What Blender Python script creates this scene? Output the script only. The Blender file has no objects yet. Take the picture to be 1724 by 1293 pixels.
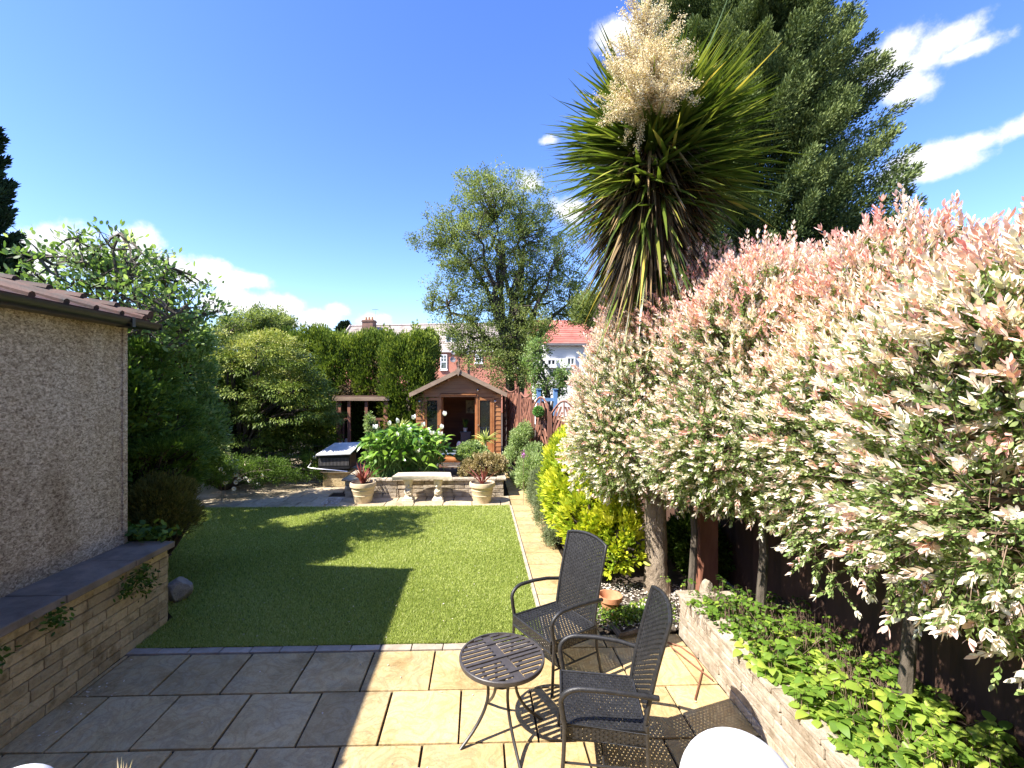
import bpy, bmesh, math, random
import numpy as np
from mathutils import Vector, Matrix
R = math.radians; PI = math.pi
rng = np.random.default_rng(7); random.seed(7)
SC = bpy.context.scene; COL = SC.collection

# ------------------------------------------------------------------ camera
H = 2.5; FPX = 763.0; YAW = R(1.7)
cd = bpy.data.cameras.new('camera'); cam = bpy.data.objects.new('camera', cd); COL.objects.link(cam)
cam.location = (0, 0, H); cam.rotation_euler = (R(90), 0, -YAW)
cd.sensor_width = 36; cd.lens = FPX/1724*36; cd.shift_x = 34/1724; cd.shift_y = 5.5/1724
cd.clip_start = 0.05; cd.clip_end = 2000
SC.camera = cam
SC.render.resolution_x = 1024; SC.render.resolution_y = 768
# ------------------------------------------------------------------ world
w = bpy.data.worlds.new("World"); SC.world = w; w.use_nodes = True
SUN = Vector((-.795, -.385, 1.0)).normalized()
def ray(px, py):
    a = (px-828)/FPX; b = (652-py)/FPX
    return Vector((math.sin(YAW)+math.cos(YAW)*a, math.cos(YAW)-math.sin(YAW)*a, b))
def G(px, py, z=0):
    d = ray(px, py); t = (z-H)/d.z; return Vector((d.x*t, d.y*t, z))
def W(px, py, Y):
    d = ray(px, py); t = Y/d.y; return Vector((d.x*t, Y, H+d.z*t))
def build_world():
    nt = w.node_tree; N = nt.nodes; L = nt.links; N.clear()
    out = N.new('ShaderNodeOutputWorld'); bg = N.new('ShaderNodeBackground'); bg.inputs[1].default_value = SKY_STR
    sk = N.new('ShaderNodeTexSky'); sk.sky_type = 'NISHITA'; sk.sun_disc = False
    sk.sun_elevation = math.asin(SUN.z); sk.sun_rotation = math.atan2(SUN.x, SUN.y)
    sk.air_density = 1.0; sk.dust_density = 0.3; sk.ozone_density = 3.0
    hs = N.new('ShaderNodeHueSaturation'); hs.inputs['Saturation'].default_value = SKY_SAT; hs.inputs['Value'].default_value = SKY_VAL
    hs.inputs['Hue'].default_value = SKY_HUE
    L.new(sk.outputs[0], hs.inputs['Color'])
    tc = N.new('ShaderNodeTexCoord'); nz = N.new('ShaderNodeVectorMath'); nz.operation = 'NORMALIZE'
    L.new(tc.outputs['Generated'], nz.inputs[0])
    # distort direction with noise, then a set of elliptic puffs round chosen sky directions
    ns = N.new('ShaderNodeTexNoise'); ns.inputs['Scale'].default_value = 11; ns.inputs['Detail'].default_value = 9; ns.inputs['Roughness'].default_value = .62
    L.new(nz.outputs[0], ns.inputs['Vector'])
    acc = None
    for (px, py, rx, ry) in CLOUDS:
        d = ray(px, py).normalized()
        sub = N.new('ShaderNodeVectorMath'); sub.operation = 'SUBTRACT'; L.new(nz.outputs[0], sub.inputs[0]); sub.inputs[1].default_value = d
        k = 1/FPX*d.y
        sc = N.new('ShaderNodeVectorMath'); sc.operation = 'MULTIPLY'; L.new(sub.outputs[0], sc.inputs[0]); sc.inputs[1].default_value = (1/(rx*k), 1/(rx*k)*.6, 1/(ry*k))
        ln = N.new('ShaderNodeVectorMath'); ln.operation = 'LENGTH'; L.new(sc.outputs[0], ln.inputs[0])
        s = N.new('ShaderNodeMath'); s.operation = 'SUBTRACT'; s.inputs[0].default_value = 1; L.new(ln.outputs['Value'], s.inputs[1])
        if acc is None: acc = s
        else:
            m = N.new('ShaderNodeMath'); m.operation = 'MAXIMUM'; L.new(acc.outputs[0], m.inputs[0]); L.new(s.outputs[0], m.inputs[1]); acc = m
    cl = N.new('ShaderNodeMath'); cl.operation = 'MAXIMUM'; cl.inputs[1].default_value = -1.2; L.new(acc.outputs[0], cl.inputs[0])
    ma = N.new('ShaderNodeMath'); ma.operation = 'MULTIPLY_ADD'; ma.inputs[1].default_value = 2.6; ma.inputs[2].default_value = -1.3
    L.new(ns.outputs[0], ma.inputs[0])
    ad = N.new('ShaderNodeMath'); ad.operation = 'ADD'; L.new(cl.outputs[0], ad.inputs[0]); L.new(ma.outputs[0], ad.inputs[1])
    mr = N.new('ShaderNodeMapRange'); mr.interpolation_type = 'SMOOTHSTEP'; mr.inputs[1].default_value = .05; mr.inputs[2].default_value = .75
    L.new(ad.outputs[0], mr.inputs[0])
    mx = N.new('ShaderNodeMix'); mx.data_type = 'RGBA'; L.new(mr.outputs[0], mx.inputs[0]); L.new(hs.outputs[0], mx.inputs[6])
    mx.inputs[7].default_value = (CLOUD_V, CLOUD_V*1.0, CLOUD_V*1.02, 1)
    L.new(mx.outputs[2], bg.inputs[0]); L.new(bg.outputs[0], out.inputs[0])
SKY_STR = .14; SKY_SAT = 1.22; SKY_VAL = 1.0; SKY_HUE = .518; CLOUD_V = 3.5
CLOUDS = [(100,415,80,48),(170,440,90,44),(235,405,44,32),(300,450,100,34),(350,445,44,22),(60,450,50,30),(400,470,60,16),
          (400,515,75,30),(480,515,50,24),(540,535,60,22),(470,545,50,12),(570,522,32,16),(622,540,32,18),
          (898,308,34,26),(950,350,46,34),(830,325,40,20),(1042,60,42,30),(1090,40,60,30),(925,236,26,12),
          (1500,110,60,70),(1560,92,66,44),(1610,92,50,18),(1520,150,50,40),(1580,280,90,26),(1650,240,90,26),(1710,215,50,30),(1540,265,40,16)]
build_world()
sl = bpy.data.lights.new('sun', 'SUN'); so = bpy.data.objects.new('sun', sl); COL.objects.link(so)
so.rotation_euler = (-SUN).to_track_quat('-Z', 'Y').to_euler(); so.location = (-8, -4, 12)
sl.energy = 5.0; sl.angle = R(.5); sl.color = (1, .94, .84)
SC.view_settings.view_transform = 'Standard'; SC.view_settings.look = 'None'; SC.view_settings.gamma = 1
SC.view_settings.exposure = 1.45; SC.view_settings.use_curve_mapping = False
SC.cycles.max_bounces = 6; SC.cycles.transparent_max_bounces = 8

# ------------------------------------------------------------------ helpers: tags
def tag(o, label=None, cat=None, group=None, kind=None):
    if label: o['label'] = label
    if cat: o['category'] = cat
    if group: o['group'] = group
    if kind: o['kind'] = kind
    return o
def T(name, label, cat, loc=(0,0,0), rz=0, group=None):
    o = bpy.data.objects.new(name, None); COL.objects.link(o); o.location = loc; o.rotation_euler = (0,0,rz); o.empty_display_size = .2
    return tag(o, label, cat, group)
def wm(o):
    m = Matrix.Identity(4)
    while o is not None:
        m = (Matrix.Translation(o.location) @ o.rotation_euler.to_matrix().to_4x4()) @ m; o = o.parent
    return m
def link(name, me, mat, parent, world):
    o = bpy.data.objects.new(name, me); COL.objects.link(o)
    if mat: me.materials.append(mat)
    if parent is not None:
        o.parent = parent
        if world: me.transform(wm(parent).inverted())
    return o
def dup(root, loc, rz, label, group=None):
    c = root.copy(); COL.objects.link(c); c.location = loc; c.rotation_euler = (0,0,rz); c['label'] = label
    if group: c['group'] = group
    def rec(a, b):
        for ch in a.children:
            d = ch.copy(); COL.objects.link(d); d.parent = b; rec(ch, d)
    rec(root, c); return c

class M:
    def __init__(s): s.v = []; s.f = []; s.r = []
    def add(s, vs, fs, r=None):
        n = len(s.v); s.v += [tuple(v) for v in vs]; s.f += [tuple(i+n for i in f) for f in fs]
        s.r += [random.random() if r is None else r]*len(fs); return s
    def box(s, c, d, rot=None, r=None, j=0):
        x,y,z = d[0]/2,d[1]/2,d[2]/2
        vs = [Vector((a,b,e)) for a in(-x,x) for b in(-y,y) for e in(-z,z)]
        if j: vs = [v+Vector([random.uniform(-j,j) for _ in range(3)]) for v in vs]
        if rot is not None: vs = [rot@v for v in vs]
        c = Vector(c); return s.add([v+c for v in vs], [(0,1,3,2),(4,6,7,5),(0,4,5,1),(2,3,7,6),(0,2,6,4),(1,5,7,3)], r)
    def bb(s, a, b, r=None, j=0):
        return s.box([(a[i]+b[i])/2 for i in range(3)], [abs(b[i]-a[i]) for i in range(3)], r=r, j=j)
    def tube(s, pts, rad, n=8, r=None, cap=True):
        pts = [Vector(p) for p in pts]
        if not hasattr(rad, '__len__'): rad = [rad]*len(pts)
        vs = []; up = Vector((0,0,1)); pu = None
        for i, p in enumerate(pts):
            d = (pts[min(i+1,len(pts)-1)]-pts[max(i-1,0)]).normalized()
            if pu is None:
                a = d.cross(up if abs(d.z) < .9 else Vector((1,0,0))).normalized()
            else: a = (pu - d*pu.dot(d)).normalized()
            pu = a; b = d.cross(a)
            for k in range(n):
                t = 2*PI*k/n; vs.append(p+(a*math.cos(t)+b*math.sin(t))*rad[i])
        fs = [(i*n+k, i*n+(k+1)%n, (i+1)*n+(k+1)%n, (i+1)*n+k) for i in range(len(pts)-1) for k in range(n)]
        if cap: fs += [tuple(range(n-1,-1,-1)), tuple((len(pts)-1)*n+k for k in range(n))]
        return s.add(vs, fs, r)
    def lathe(s, c, prof, n=28, r=None):
        c = Vector(c); vs = [c+Vector((q*math.cos(2*PI*k/n), q*math.sin(2*PI*k/n), z)) for q,z in prof for k in range(n)]
        fs = [(i*n+k, i*n+(k+1)%n, (i+1)*n+(k+1)%n, (i+1)*n+k) for i in range(len(prof)-1) for k in range(n)]
        return s.add(vs, fs, r)
    def prism(s, poly, y0, y1, r=None):   # poly in x,z extruded along y
        n = len(poly); vs = [(x,y0,z) for x,z in poly]+[(x,y1,z) for x,z in poly]
        return s.add(vs, [tuple(range(n)), tuple(range(2*n-1,n-1,-1))]+[(i,(i+1)%n,(i+1)%n+n,i+n)[::-1] for i in range(n)], r)
    def build(s, name, mat, parent=None, world=False, smooth=False, bevel=0):
        me = bpy.data.meshes.new(name); me.from_pydata(s.v, [], s.f)
        a = me.attributes.new('r', 'FLOAT', 'FACE'); a.data.foreach_set('value', s.r)
        bm = bmesh.new(); bm.from_mesh(me); bmesh.ops.recalc_face_normals(bm, faces=bm.faces)
        if bevel: bmesh.ops.bevel(bm, geom=list(bm.edges), offset=bevel, segments=2, affect='EDGES', profile=.6)
        bm.to_mesh(me); bm.free()
        if smooth:
            me.polygons.foreach_set('use_smooth', [True]*len(me.polygons))
            me.set_sharp_from_angle(angle=R(40))
        return link(name, me, mat, parent, world)

def np_mesh(name, V, F, r, mat, parent=None, world=True, smooth=False):
    me = bpy.data.meshes.new(name); nv = len(V); nf = len(F); k = F.shape[1]
    me.vertices.add(nv); me.vertices.foreach_set('co', V.astype(np.float32).ravel())
    me.loops.add(nf*k); me.loops.foreach_set('vertex_index', F.astype(np.int32).ravel())
    me.polygons.add(nf); me.polygons.foreach_set('loop_start', np.arange(0, nf*k, k, dtype=np.int32))
    me.update(calc_edges=True)
    a = me.attributes.new('r', 'FLOAT', 'FACE'); a.data.foreach_set('value', r.astype(np.float32))
    if smooth: me.polygons.foreach_set('use_smooth', np.ones(nf, dtype=bool))
    return link(name, me, mat, parent, world)
def nrm(a): return a/np.maximum(np.linalg.norm(a, axis=-1, keepdims=True), 1e-9)
def rdir(n): return nrm(rng.normal(size=(n,3)))
LEAF = [(0,.12),(.45,1),(1,.08)]; OVAL = [(0,.15),(.25,.8),(.6,1),(.88,.6),(1,.1)]; BLADE = [(0,.7),(.3,1),(.65,.75),(1,.05)]
DIAM = [(0,.1),(.5,1),(1,.1)]
def blade_geo(P, D, Nn, L, Wd, prof=LEAF, bend=0., grav=0., cup=0.):
    D = nrm(D); S = nrm(np.cross(D, Nn)); Nn = np.cross(S, D); n = len(P); k = len(prof)
    L = np.broadcast_to(L, n)[:,None]; Wd = np.broadcast_to(Wd, n)[:,None]; grav = np.broadcast_to(grav, n)[:,None]
    V = np.zeros((n, k, 2, 3))
    for i, (t, wd) in enumerate(prof):
        c = P + D*L*t + Nn*(bend*L*t*t); c = c + np.array([0,0,-1.])*grav*L*t*t
        V[:,i,0] = c - S*Wd*wd/2 + Nn*Wd*cup*wd; V[:,i,1] = c + S*Wd*wd/2 + Nn*Wd*cup*wd
    b = (np.arange(n)*k*2)[:,None]
    F = np.concatenate([np.stack([b+2*i, b+2*i+1, b+2*i+3, b+2*i+2], -1) for i in range(k-1)], 1).reshape(-1,4)
    return V.reshape(-1,3), F, k-1
def blades(name, P, D, Nn, L, Wd, r, mat, parent=None, prof=LEAF, bend=0., grav=0., cup=0., smooth=False):
    V, F, k = blade_geo(P, D, Nn, L, Wd, prof, bend, grav, cup)
    return np_mesh(name, V, F, np.repeat(r, k), mat, parent, True, smooth)
def sticks(name, A, B, ra, rb, mat, parent=None, n=4):   # many thin tapered twigs
    D = nrm(B-A); U = np.where(np.abs(D[:,2:3])<.9, np.array([0,0,1.]), np.array([1.,0,0])); a = nrm(np.cross(D,U)); b = np.cross(D,a)
    m = len(A); ra = np.broadcast_to(ra,m)[:,None]; rb = np.broadcast_to(rb,m)[:,None]
    V = np.zeros((m,2,n,3))
    for k in range(n):
        t = 2*PI*k/n; o = a*math.cos(t)+b*math.sin(t); V[:,0,k] = A+o*ra; V[:,1,k] = B+o*rb
    base = (np.arange(m)*2*n)[:,None]
    F = np.concatenate([np.stack([base+k, base+(k+1)%n, base+n+(k+1)%n, base+n+k],-1) for k in range(n)],1).reshape(-1,4)
    return np_mesh(name, V.reshape(-1,3), F, np.repeat(rng.random(m), n), mat, parent, True, True)

# ------------------------------------------------------------------ materials
def newmat(name):
    m = bpy.data.materials.new(name); m.use_nodes = True; nt = m.node_tree; nt.nodes.clear()
    o = nt.nodes.new('ShaderNodeOutputMaterial'); p = nt.nodes.new('ShaderNodeBsdfPrincipled'); nt.links.new(p.outputs[0], o.inputs[0])
    return m, nt, nt.nodes, nt.links, p, o
def ramp(N, stops):
    c = N.new('ShaderNodeValToRGB'); e = c.color_ramp.elements
    while len(e) > 1: e.remove(e[0])
    e[0].position = stops[0][0]; e[0].color = (*stops[0][1], 1)
    for p, col in stops[1:]:
        q = e.new(p); q.color = (*col, 1)
    return c
def pm(name, c1, c2, scale=5, rough=.7, bump=0, bscale=40, metal=0, rmix=0., stretch=(1,1,1), c3=None, spec=.5, bdist=.01, detail=6, voro=False, lo=.3, hi=.7):
    """noise mix of colours, per-piece tint by attribute r, and a noise bump"""
    m, nt, N, L, p, o = newmat(name)
    tc = N.new('ShaderNodeTexCoord'); mp = N.new('ShaderNodeMapping'); mp.inputs['Scale'].default_value = stretch
    L.new(tc.outputs['Object'], mp.inputs[0])
    ns = N.new('ShaderNodeTexNoise'); ns.inputs['Scale'].default_value = scale; ns.inputs['Detail'].default_value = detail; ns.inputs['Roughness'].default_value = .6
    L.new(mp.outputs[0], ns.inputs['Vector'])
    stops = [(lo,c1),(hi,c2)] if c3 is None else [(lo,c1),((lo+hi)/2,c2),(hi,c3)]
    cr = ramp(N, stops); L.new(ns.outputs[0], cr.inputs[0]); src = cr.outputs[0]
    if rmix:
        at = N.new('ShaderNodeAttribute'); at.attribute_name = 'r'
        ma = N.new('ShaderNodeMath'); ma.operation = 'MULTIPLY_ADD'; ma.inputs[1].default_value = 2*rmix; ma.inputs[2].default_value = 1-rmix
        L.new(at.outputs['Fac'], ma.inputs[0])
        vm = N.new('ShaderNodeVectorMath'); vm.operation = 'SCALE'; L.new(src, vm.inputs[0]); L.new(ma.outputs[0], vm.inputs['Scale']); src = vm.outputs[0]
    L.new(src, p.inputs['Base Color']); p.inputs['Roughness'].default_value = rough; p.inputs['Metallic'].default_value = metal
    p.inputs['Specular IOR Level'].default_value = spec
    if bump:
        if voro: n2 = N.new('ShaderNodeTexVoronoi')
        else:
            n2 = N.new('ShaderNodeTexNoise'); n2.inputs['Detail'].default_value = 8; n2.inputs['Roughness'].default_value = .65
        n2.inputs['Scale'].default_value = bscale; L.new(mp.outputs[0], n2.inputs['Vector'])
        b = N.new('ShaderNodeBump'); b.inputs['Strength'].default_value = bump; b.inputs['Distance'].default_value = bdist
        L.new(n2.outputs[0], b.inputs['Height']); L.new(b.outputs[0], p.inputs['Normal'])
    return m
def lm(name, stops, trans=.3, rough=.5, spec=.4, tcol=1.3):
    """leaf: ramp over the per-leaf attribute r, partly translucent"""
    m, nt, N, L, p, o = newmat(name)
    at = N.new('ShaderNodeAttribute'); at.attribute_name = 'r'; cr = ramp(N, stops); L.new(at.outputs['Fac'], cr.inputs[0])
    L.new(cr.outputs[0], p.inputs['Base Color']); p.inputs['Roughness'].default_value = rough; p.inputs['Specular IOR Level'].default_value = spec
    tr = N.new('ShaderNodeBsdfTranslucent'); mx = N.new('ShaderNodeMixShader'); mx.inputs[0].default_value = trans
    vm = N.new('ShaderNodeVectorMath'); vm.operation = 'MULTIPLY'; vm.inputs[1].default_value = (tcol, tcol*1.05, tcol*.6); L.new(cr.outputs[0], vm.inputs[0])
    L.new(vm.outputs[0], tr.inputs[0]); L.new(p.outputs[0], mx.inputs[1]); L.new(tr.outputs[0], mx.inputs[2]); L.new(mx.outputs[0], o.inputs[0])
    return m
def glassmat(name, tint=(.7,.75,.75), alpha=.25, rough=.03):
    m, nt, N, L, p, o = newmat(name)
    p.inputs['Base Color'].default_value = (*tint,1); p.inputs['Roughness'].default_value = rough; p.inputs['Alpha'].default_value = alpha; p.inputs['Specular IOR Level'].default_value = .8
    return m
def slabmat(name, c1, c2, c3):
    m, nt, N, L, p, o = newmat(name); tc = N.new('ShaderNodeTexCoord'); at = N.new('ShaderNodeAttribute'); at.attribute_name = 'r'
    sh = N.new('ShaderNodeVectorMath'); sh.operation = 'MULTIPLY_ADD'; L.new(at.outputs['Fac'], sh.inputs[0]); sh.inputs[1].default_value = (37,23,11); L.new(tc.outputs['Object'], sh.inputs[2])
    n1 = N.new('ShaderNodeTexNoise'); n1.inputs['Scale'].default_value = 2.3; n1.inputs['Detail'].default_value = 9; n1.inputs['Distortion'].default_value = 1.6; n1.inputs['Roughness'].default_value = .58
    n2 = N.new('ShaderNodeTexNoise'); n2.inputs['Scale'].default_value = 4.2; n2.inputs['Detail'].default_value = 5; n2.inputs['Distortion'].default_value = 2.6; n2.inputs['Roughness'].default_value = .45
    n3 = N.new('ShaderNodeTexNoise'); n3.inputs['Scale'].default_value = 90; n3.inputs['Detail'].default_value = 4
    for q in (n1,n2,n3): L.new(sh.outputs[0], q.inputs['Vector'])
    cr = ramp(N, [(.25,c1),(.46,c2),(.60,c3),(.80,c2)]); L.new(n1.outputs[0], cr.inputs[0])
    vein = ramp(N, [(.40,(1,1,1)),(.495,(.84,.79,.74)),(.58,(1,1,1))]); L.new(n2.outputs[0], vein.inputs[0])
    gr = ramp(N, [(.3,(.88,.88,.88)),(.7,(1.1,1.1,1.1))]); L.new(n3.outputs[0], gr.inputs[0])
    a = N.new('ShaderNodeVectorMath'); a.operation = 'MULTIPLY'; L.new(cr.outputs[0], a.inputs[0]); L.new(vein.outputs[0], a.inputs[1])
    b = N.new('ShaderNodeVectorMath'); b.operation = 'MULTIPLY'; L.new(a.outputs[0], b.inputs[0]); L.new(gr.outputs[0], b.inputs[1])
    ma = N.new('ShaderNodeMath'); ma.operation = 'MULTIPLY_ADD'; ma.inputs[1].default_value = .26; ma.inputs[2].default_value = .87; L.new(at.outputs['Fac'], ma.inputs[0])
    c = N.new('ShaderNodeVectorMath'); c.operation = 'SCALE'; L.new(b.outputs[0], c.inputs[0]); L.new(ma.outputs[0], c.inputs['Scale'])
    n4 = N.new('ShaderNodeTexNoise'); n4.inputs['Scale'].default_value = 1.1; n4.inputs['Detail'].default_value = 10; n4.inputs['Roughness'].default_value = .68; L.new(tc.outputs['Object'], n4.inputs['Vector'])
    st = ramp(N, [(.34,(.55,.54,.47)),(.46,(.88,.87,.84)),(.6,(1,1,1))]); L.new(n4.outputs[0], st.inputs[0])
    n5 = N.new('ShaderNodeTexVoronoi'); n5.inputs['Scale'].default_value = 16; L.new(tc.outputs['Object'], n5.inputs['Vector'])
    sp = ramp(N, [(.045,(.45,.42,.36)),(.075,(1,1,1))]); L.new(n5.outputs['Distance'], sp.inputs[0])
    d = N.new('ShaderNodeVectorMath'); d.operation = 'MULTIPLY'; L.new(c.outputs[0], d.inputs[0]); L.new(st.outputs[0], d.inputs[1])
    e = N.new('ShaderNodeVectorMath'); e.operation = 'MULTIPLY'; L.new(d.outputs[0], e.inputs[0]); L.new(sp.outputs[0], e.inputs[1]); L.new(e.outputs[0], p.inputs['Base Color'])
    p.inputs['Roughness'].default_value = .8; p.inputs['Specular IOR Level'].default_value = .3
    ad = N.new('ShaderNodeMath'); ad.operation = 'ADD'; L.new(n2.outputs[0], ad.inputs[0]); L.new(n1.outputs[0], ad.inputs[1])
    bp = N.new('ShaderNodeBump'); bp.inputs['Strength'].default_value = .6; bp.inputs['Distance'].default_value = .02; L.new(ad.outputs[0], bp.inputs['Height']); L.new(bp.outputs[0], p.inputs['Normal'])
    return m
MT = dict(
 soil=pm('soil',(.03,.02,.013),(.09,.065,.045),6,.95,.8,60),
 slab=slabmat('sandstone slab',(.45,.325,.155),(.54,.40,.20),(.48,.375,.21)),
 paleslab=slabmat('pale slab',(.34,.28,.20),(.52,.43,.30),(.44,.38,.28)),
 kerb=pm('kerb stone',(.30,.25,.19),(.46,.39,.31),8,.85,.5,30,rmix=.15,spec=.3),
 joint=pm('joint',(.02,.016,.012),(.05,.04,.03),20,.95,.4,80,spec=.1),
 block=pm('stone block',(.24,.18,.085),(.50,.39,.22),7,.9,1.0,22,rmix=.22,c3=(.36,.28,.15),bdist=.03,spec=.2),
 whiteblock=pm('pale stone block',(.26,.205,.14),(.52,.45,.36),9,.9,1.0,28,rmix=.12,bdist=.02,spec=.2),
 coping=pm('grey coping',(.125,.098,.070),(.27,.22,.165),4,.85,.6,25,rmix=.1,bdist=.01),
 lawn=pm('lawn base',(.09,.125,.02),(.14,.18,.035),30,.9,.5,200,spec=.1),
 wicker=pm('wicker',(.010,.010,.011),(.026,.026,.028),30,.45,.2,200,spec=.5),
 tubem=pm('dark metal',(.018,.017,.017),(.035,.033,.033),20,.4,0,spec=.5),
 tabletop=pm('table metal',(.045,.040,.040),(.07,.062,.062),20,.45,.1,200,spec=.5),
 brown=pm('brown stained wood',(.16,.065,.04),(.32,.14,.09),6,.7,.4,30,rmix=.25,stretch=(1,1,.2)),
 darkbrown=pm('dark fence wood',(.035,.018,.012),(.10,.05,.032),5,.8,.4,30,rmix=.3,stretch=(1,1,.2)),
 timber=pm('summerhouse cladding',(.27,.105,.035),(.46,.21,.08),5,.6,.3,30,rmix=.16,stretch=(.25,1,2)),
 frame=pm('orange timber frame',(.30,.11,.035),(.44,.19,.07),6,.55,.2,30,rmix=.1),
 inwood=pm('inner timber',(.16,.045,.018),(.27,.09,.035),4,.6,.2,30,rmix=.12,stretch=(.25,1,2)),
 barge=pm('weathered board',(.21,.145,.10),(.36,.26,.18),7,.8,.3,40,stretch=(.3,1,1)),
 felt=pm('roof felt',(.05,.048,.045),(.1,.095,.09),30,.9,.4,200),
 black=pm('black plastic',(.012,.012,.013),(.022,.022,.023),10,.35,0),
 steel=pm('steel',(.5,.5,.5),(.62,.62,.62),10,.25,0,metal=1),
 greylid=pm('grey cover',(.55,.56,.58),(.72,.73,.75),9,.5,.2,20),
 white=pm('white paint',(.78,.78,.78),(.86,.86,.85),4,.45,0),
 stonec=pm('cast stone',(.50,.42,.30),(.70,.62,.48),10,.85,.6,40,bdist=.008),
 pot=pm('cream clay pot',(.52,.40,.24),(.66,.53,.35),6,.7,.3,30),
 terra=pm('terracotta',(.42,.17,.08),(.60,.30,.16),8,.8,.3,40),
 bark=pm('grey bark',(.06,.048,.035),(.16,.13,.10),9,.9,.8,25,stretch=(1,1,.3),bdist=.03),
 cork=pm('corky bark',(.15,.11,.075),(.40,.32,.24),9,.9,1.0,26,stretch=(1,1,.45),bdist=.05,voro=False),
 twig=pm('twig',(.14,.09,.06),(.30,.21,.15),20,.8),
 darktwig=pm('dark twig',(.03,.022,.015),(.08,.06,.045),20,.85),
 gutter=pm('gutter',(.012,.012,.012),(.025,.024,.024),10,.35,0),
 tile=pm('pantile',(.022,.017,.014),(.075,.030,.018),5,.75,.4,30,rmix=.3,c3=(.045,.037,.03)),
 slate=pm('old slate roof',(.16,.13,.115),(.34,.28,.245),.9,.85,.3,6,rmix=.2,c3=(.25,.225,.21)),
 redroof=pm('red tile roof',(.33,.10,.07),(.52,.20,.15),1.6,.8,.4,6,rmix=.2),
 brick=pm('red brick',(.30,.105,.065),(.40,.17,.115),1.6,.85,.3,20,rmix=.25),
 winwhite=pm('window white',(.7,.7,.7),(.8,.8,.8),5,.5),
 render=pm('white render',(.72,.69,.63),(.84,.81,.76),1,.85,.2,20),
 blue=pm('blue paint',(.10,.22,.42),(.16,.30,.52),6,.6),
 rope=pm('brown cable',(.16,.06,.03),(.25,.11,.06),10,.7),
 gravel=pm('gravel chip',(.38,.33,.28),(.62,.57,.50),12,.9,.4,50,rmix=.35),
 litter=pm('dry petal',(.45,.36,.25),(.75,.68,.58),20,.8,rmix=.3),
 yellow=pm('yellow plastic',(.75,.45,.03),(.8,.5,.05),5,.5),
 rock=pm('grey rock',(.20,.18,.155),(.42,.39,.34),5,.9,1,14,bdist=.04),
 flowerw=lm('white petals',[(0,(.85,.84,.80)),(1,(.9,.9,.88))],.2),
 greyfurn=pm('grey furniture',(.14,.13,.13),(.2,.19,.19),5,.6),
 darkglass=pm('dark window',(.03,.035,.04),(.06,.07,.08),3,.06,spec=.8),
 glass=glassmat('door glass',(.03,.035,.03),.45,.08), tglass=glassmat('table glass',(.35,.42,.42),.55,.02),
)
# harled wall: pebbly render
def harl():
    m, nt, N, L, p, o = newmat('harled wall')
    tc = N.new('ShaderNodeTexCoord'); mp = N.new('ShaderNodeMapping'); mp.inputs['Scale'].default_value = (1,1,1.6); L.new(tc.outputs['Object'], mp.inputs[0])
    a = N.new('ShaderNodeTexNoise'); a.inputs['Scale'].default_value = 33; a.inputs['Detail'].default_value = 7; a.inputs['Roughness'].default_value = .7; a.inputs['Distortion'].default_value = .8
    b = N.new('ShaderNodeTexNoise'); b.inputs['Scale'].default_value = 1.6; b.inputs['Detail'].default_value = 6
    m2 = N.new('ShaderNodeMapping'); m2.inputs['Scale'].default_value = (1.6,1.6,.45); L.new(tc.outputs['Object'], m2.inputs[0]); L.new(mp.outputs[0], a.inputs['Vector']); L.new(m2.outputs[0], b.inputs['Vector'])
    c1 = ramp(N, [(.38,(.20,.15,.10)),(.50,(.49,.41,.30)),(.62,(.80,.71,.56))]); L.new(a.outputs[0], c1.inputs[0])
    c2 = ramp(N, [(.3,(.64,.58,.50)),(.5,(.9,.87,.82)),(.66,(1,1,1))]); L.new(b.outputs[0], c2.inputs[0])
    mx = N.new('ShaderNodeMix'); mx.data_type = 'RGBA'; mx.blend_type = 'MULTIPLY'; mx.inputs[0].default_value = 1; L.new(c1.outputs[0], mx.inputs[6]); L.new(c2.outputs[0], mx.inputs[7])
    L.new(mx.outputs[2], p.inputs['Base Color']); p.inputs['Roughness'].default_value = .95
    bp = N.new('ShaderNodeBump'); bp.inputs['Strength'].default_value = 1; bp.inputs['Distance'].default_value = .014; L.new(a.outputs[0], bp.inputs['Height']); L.new(bp.outputs[0], p.inputs['Normal'])
    return m
MT['harl'] = harl()
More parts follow.
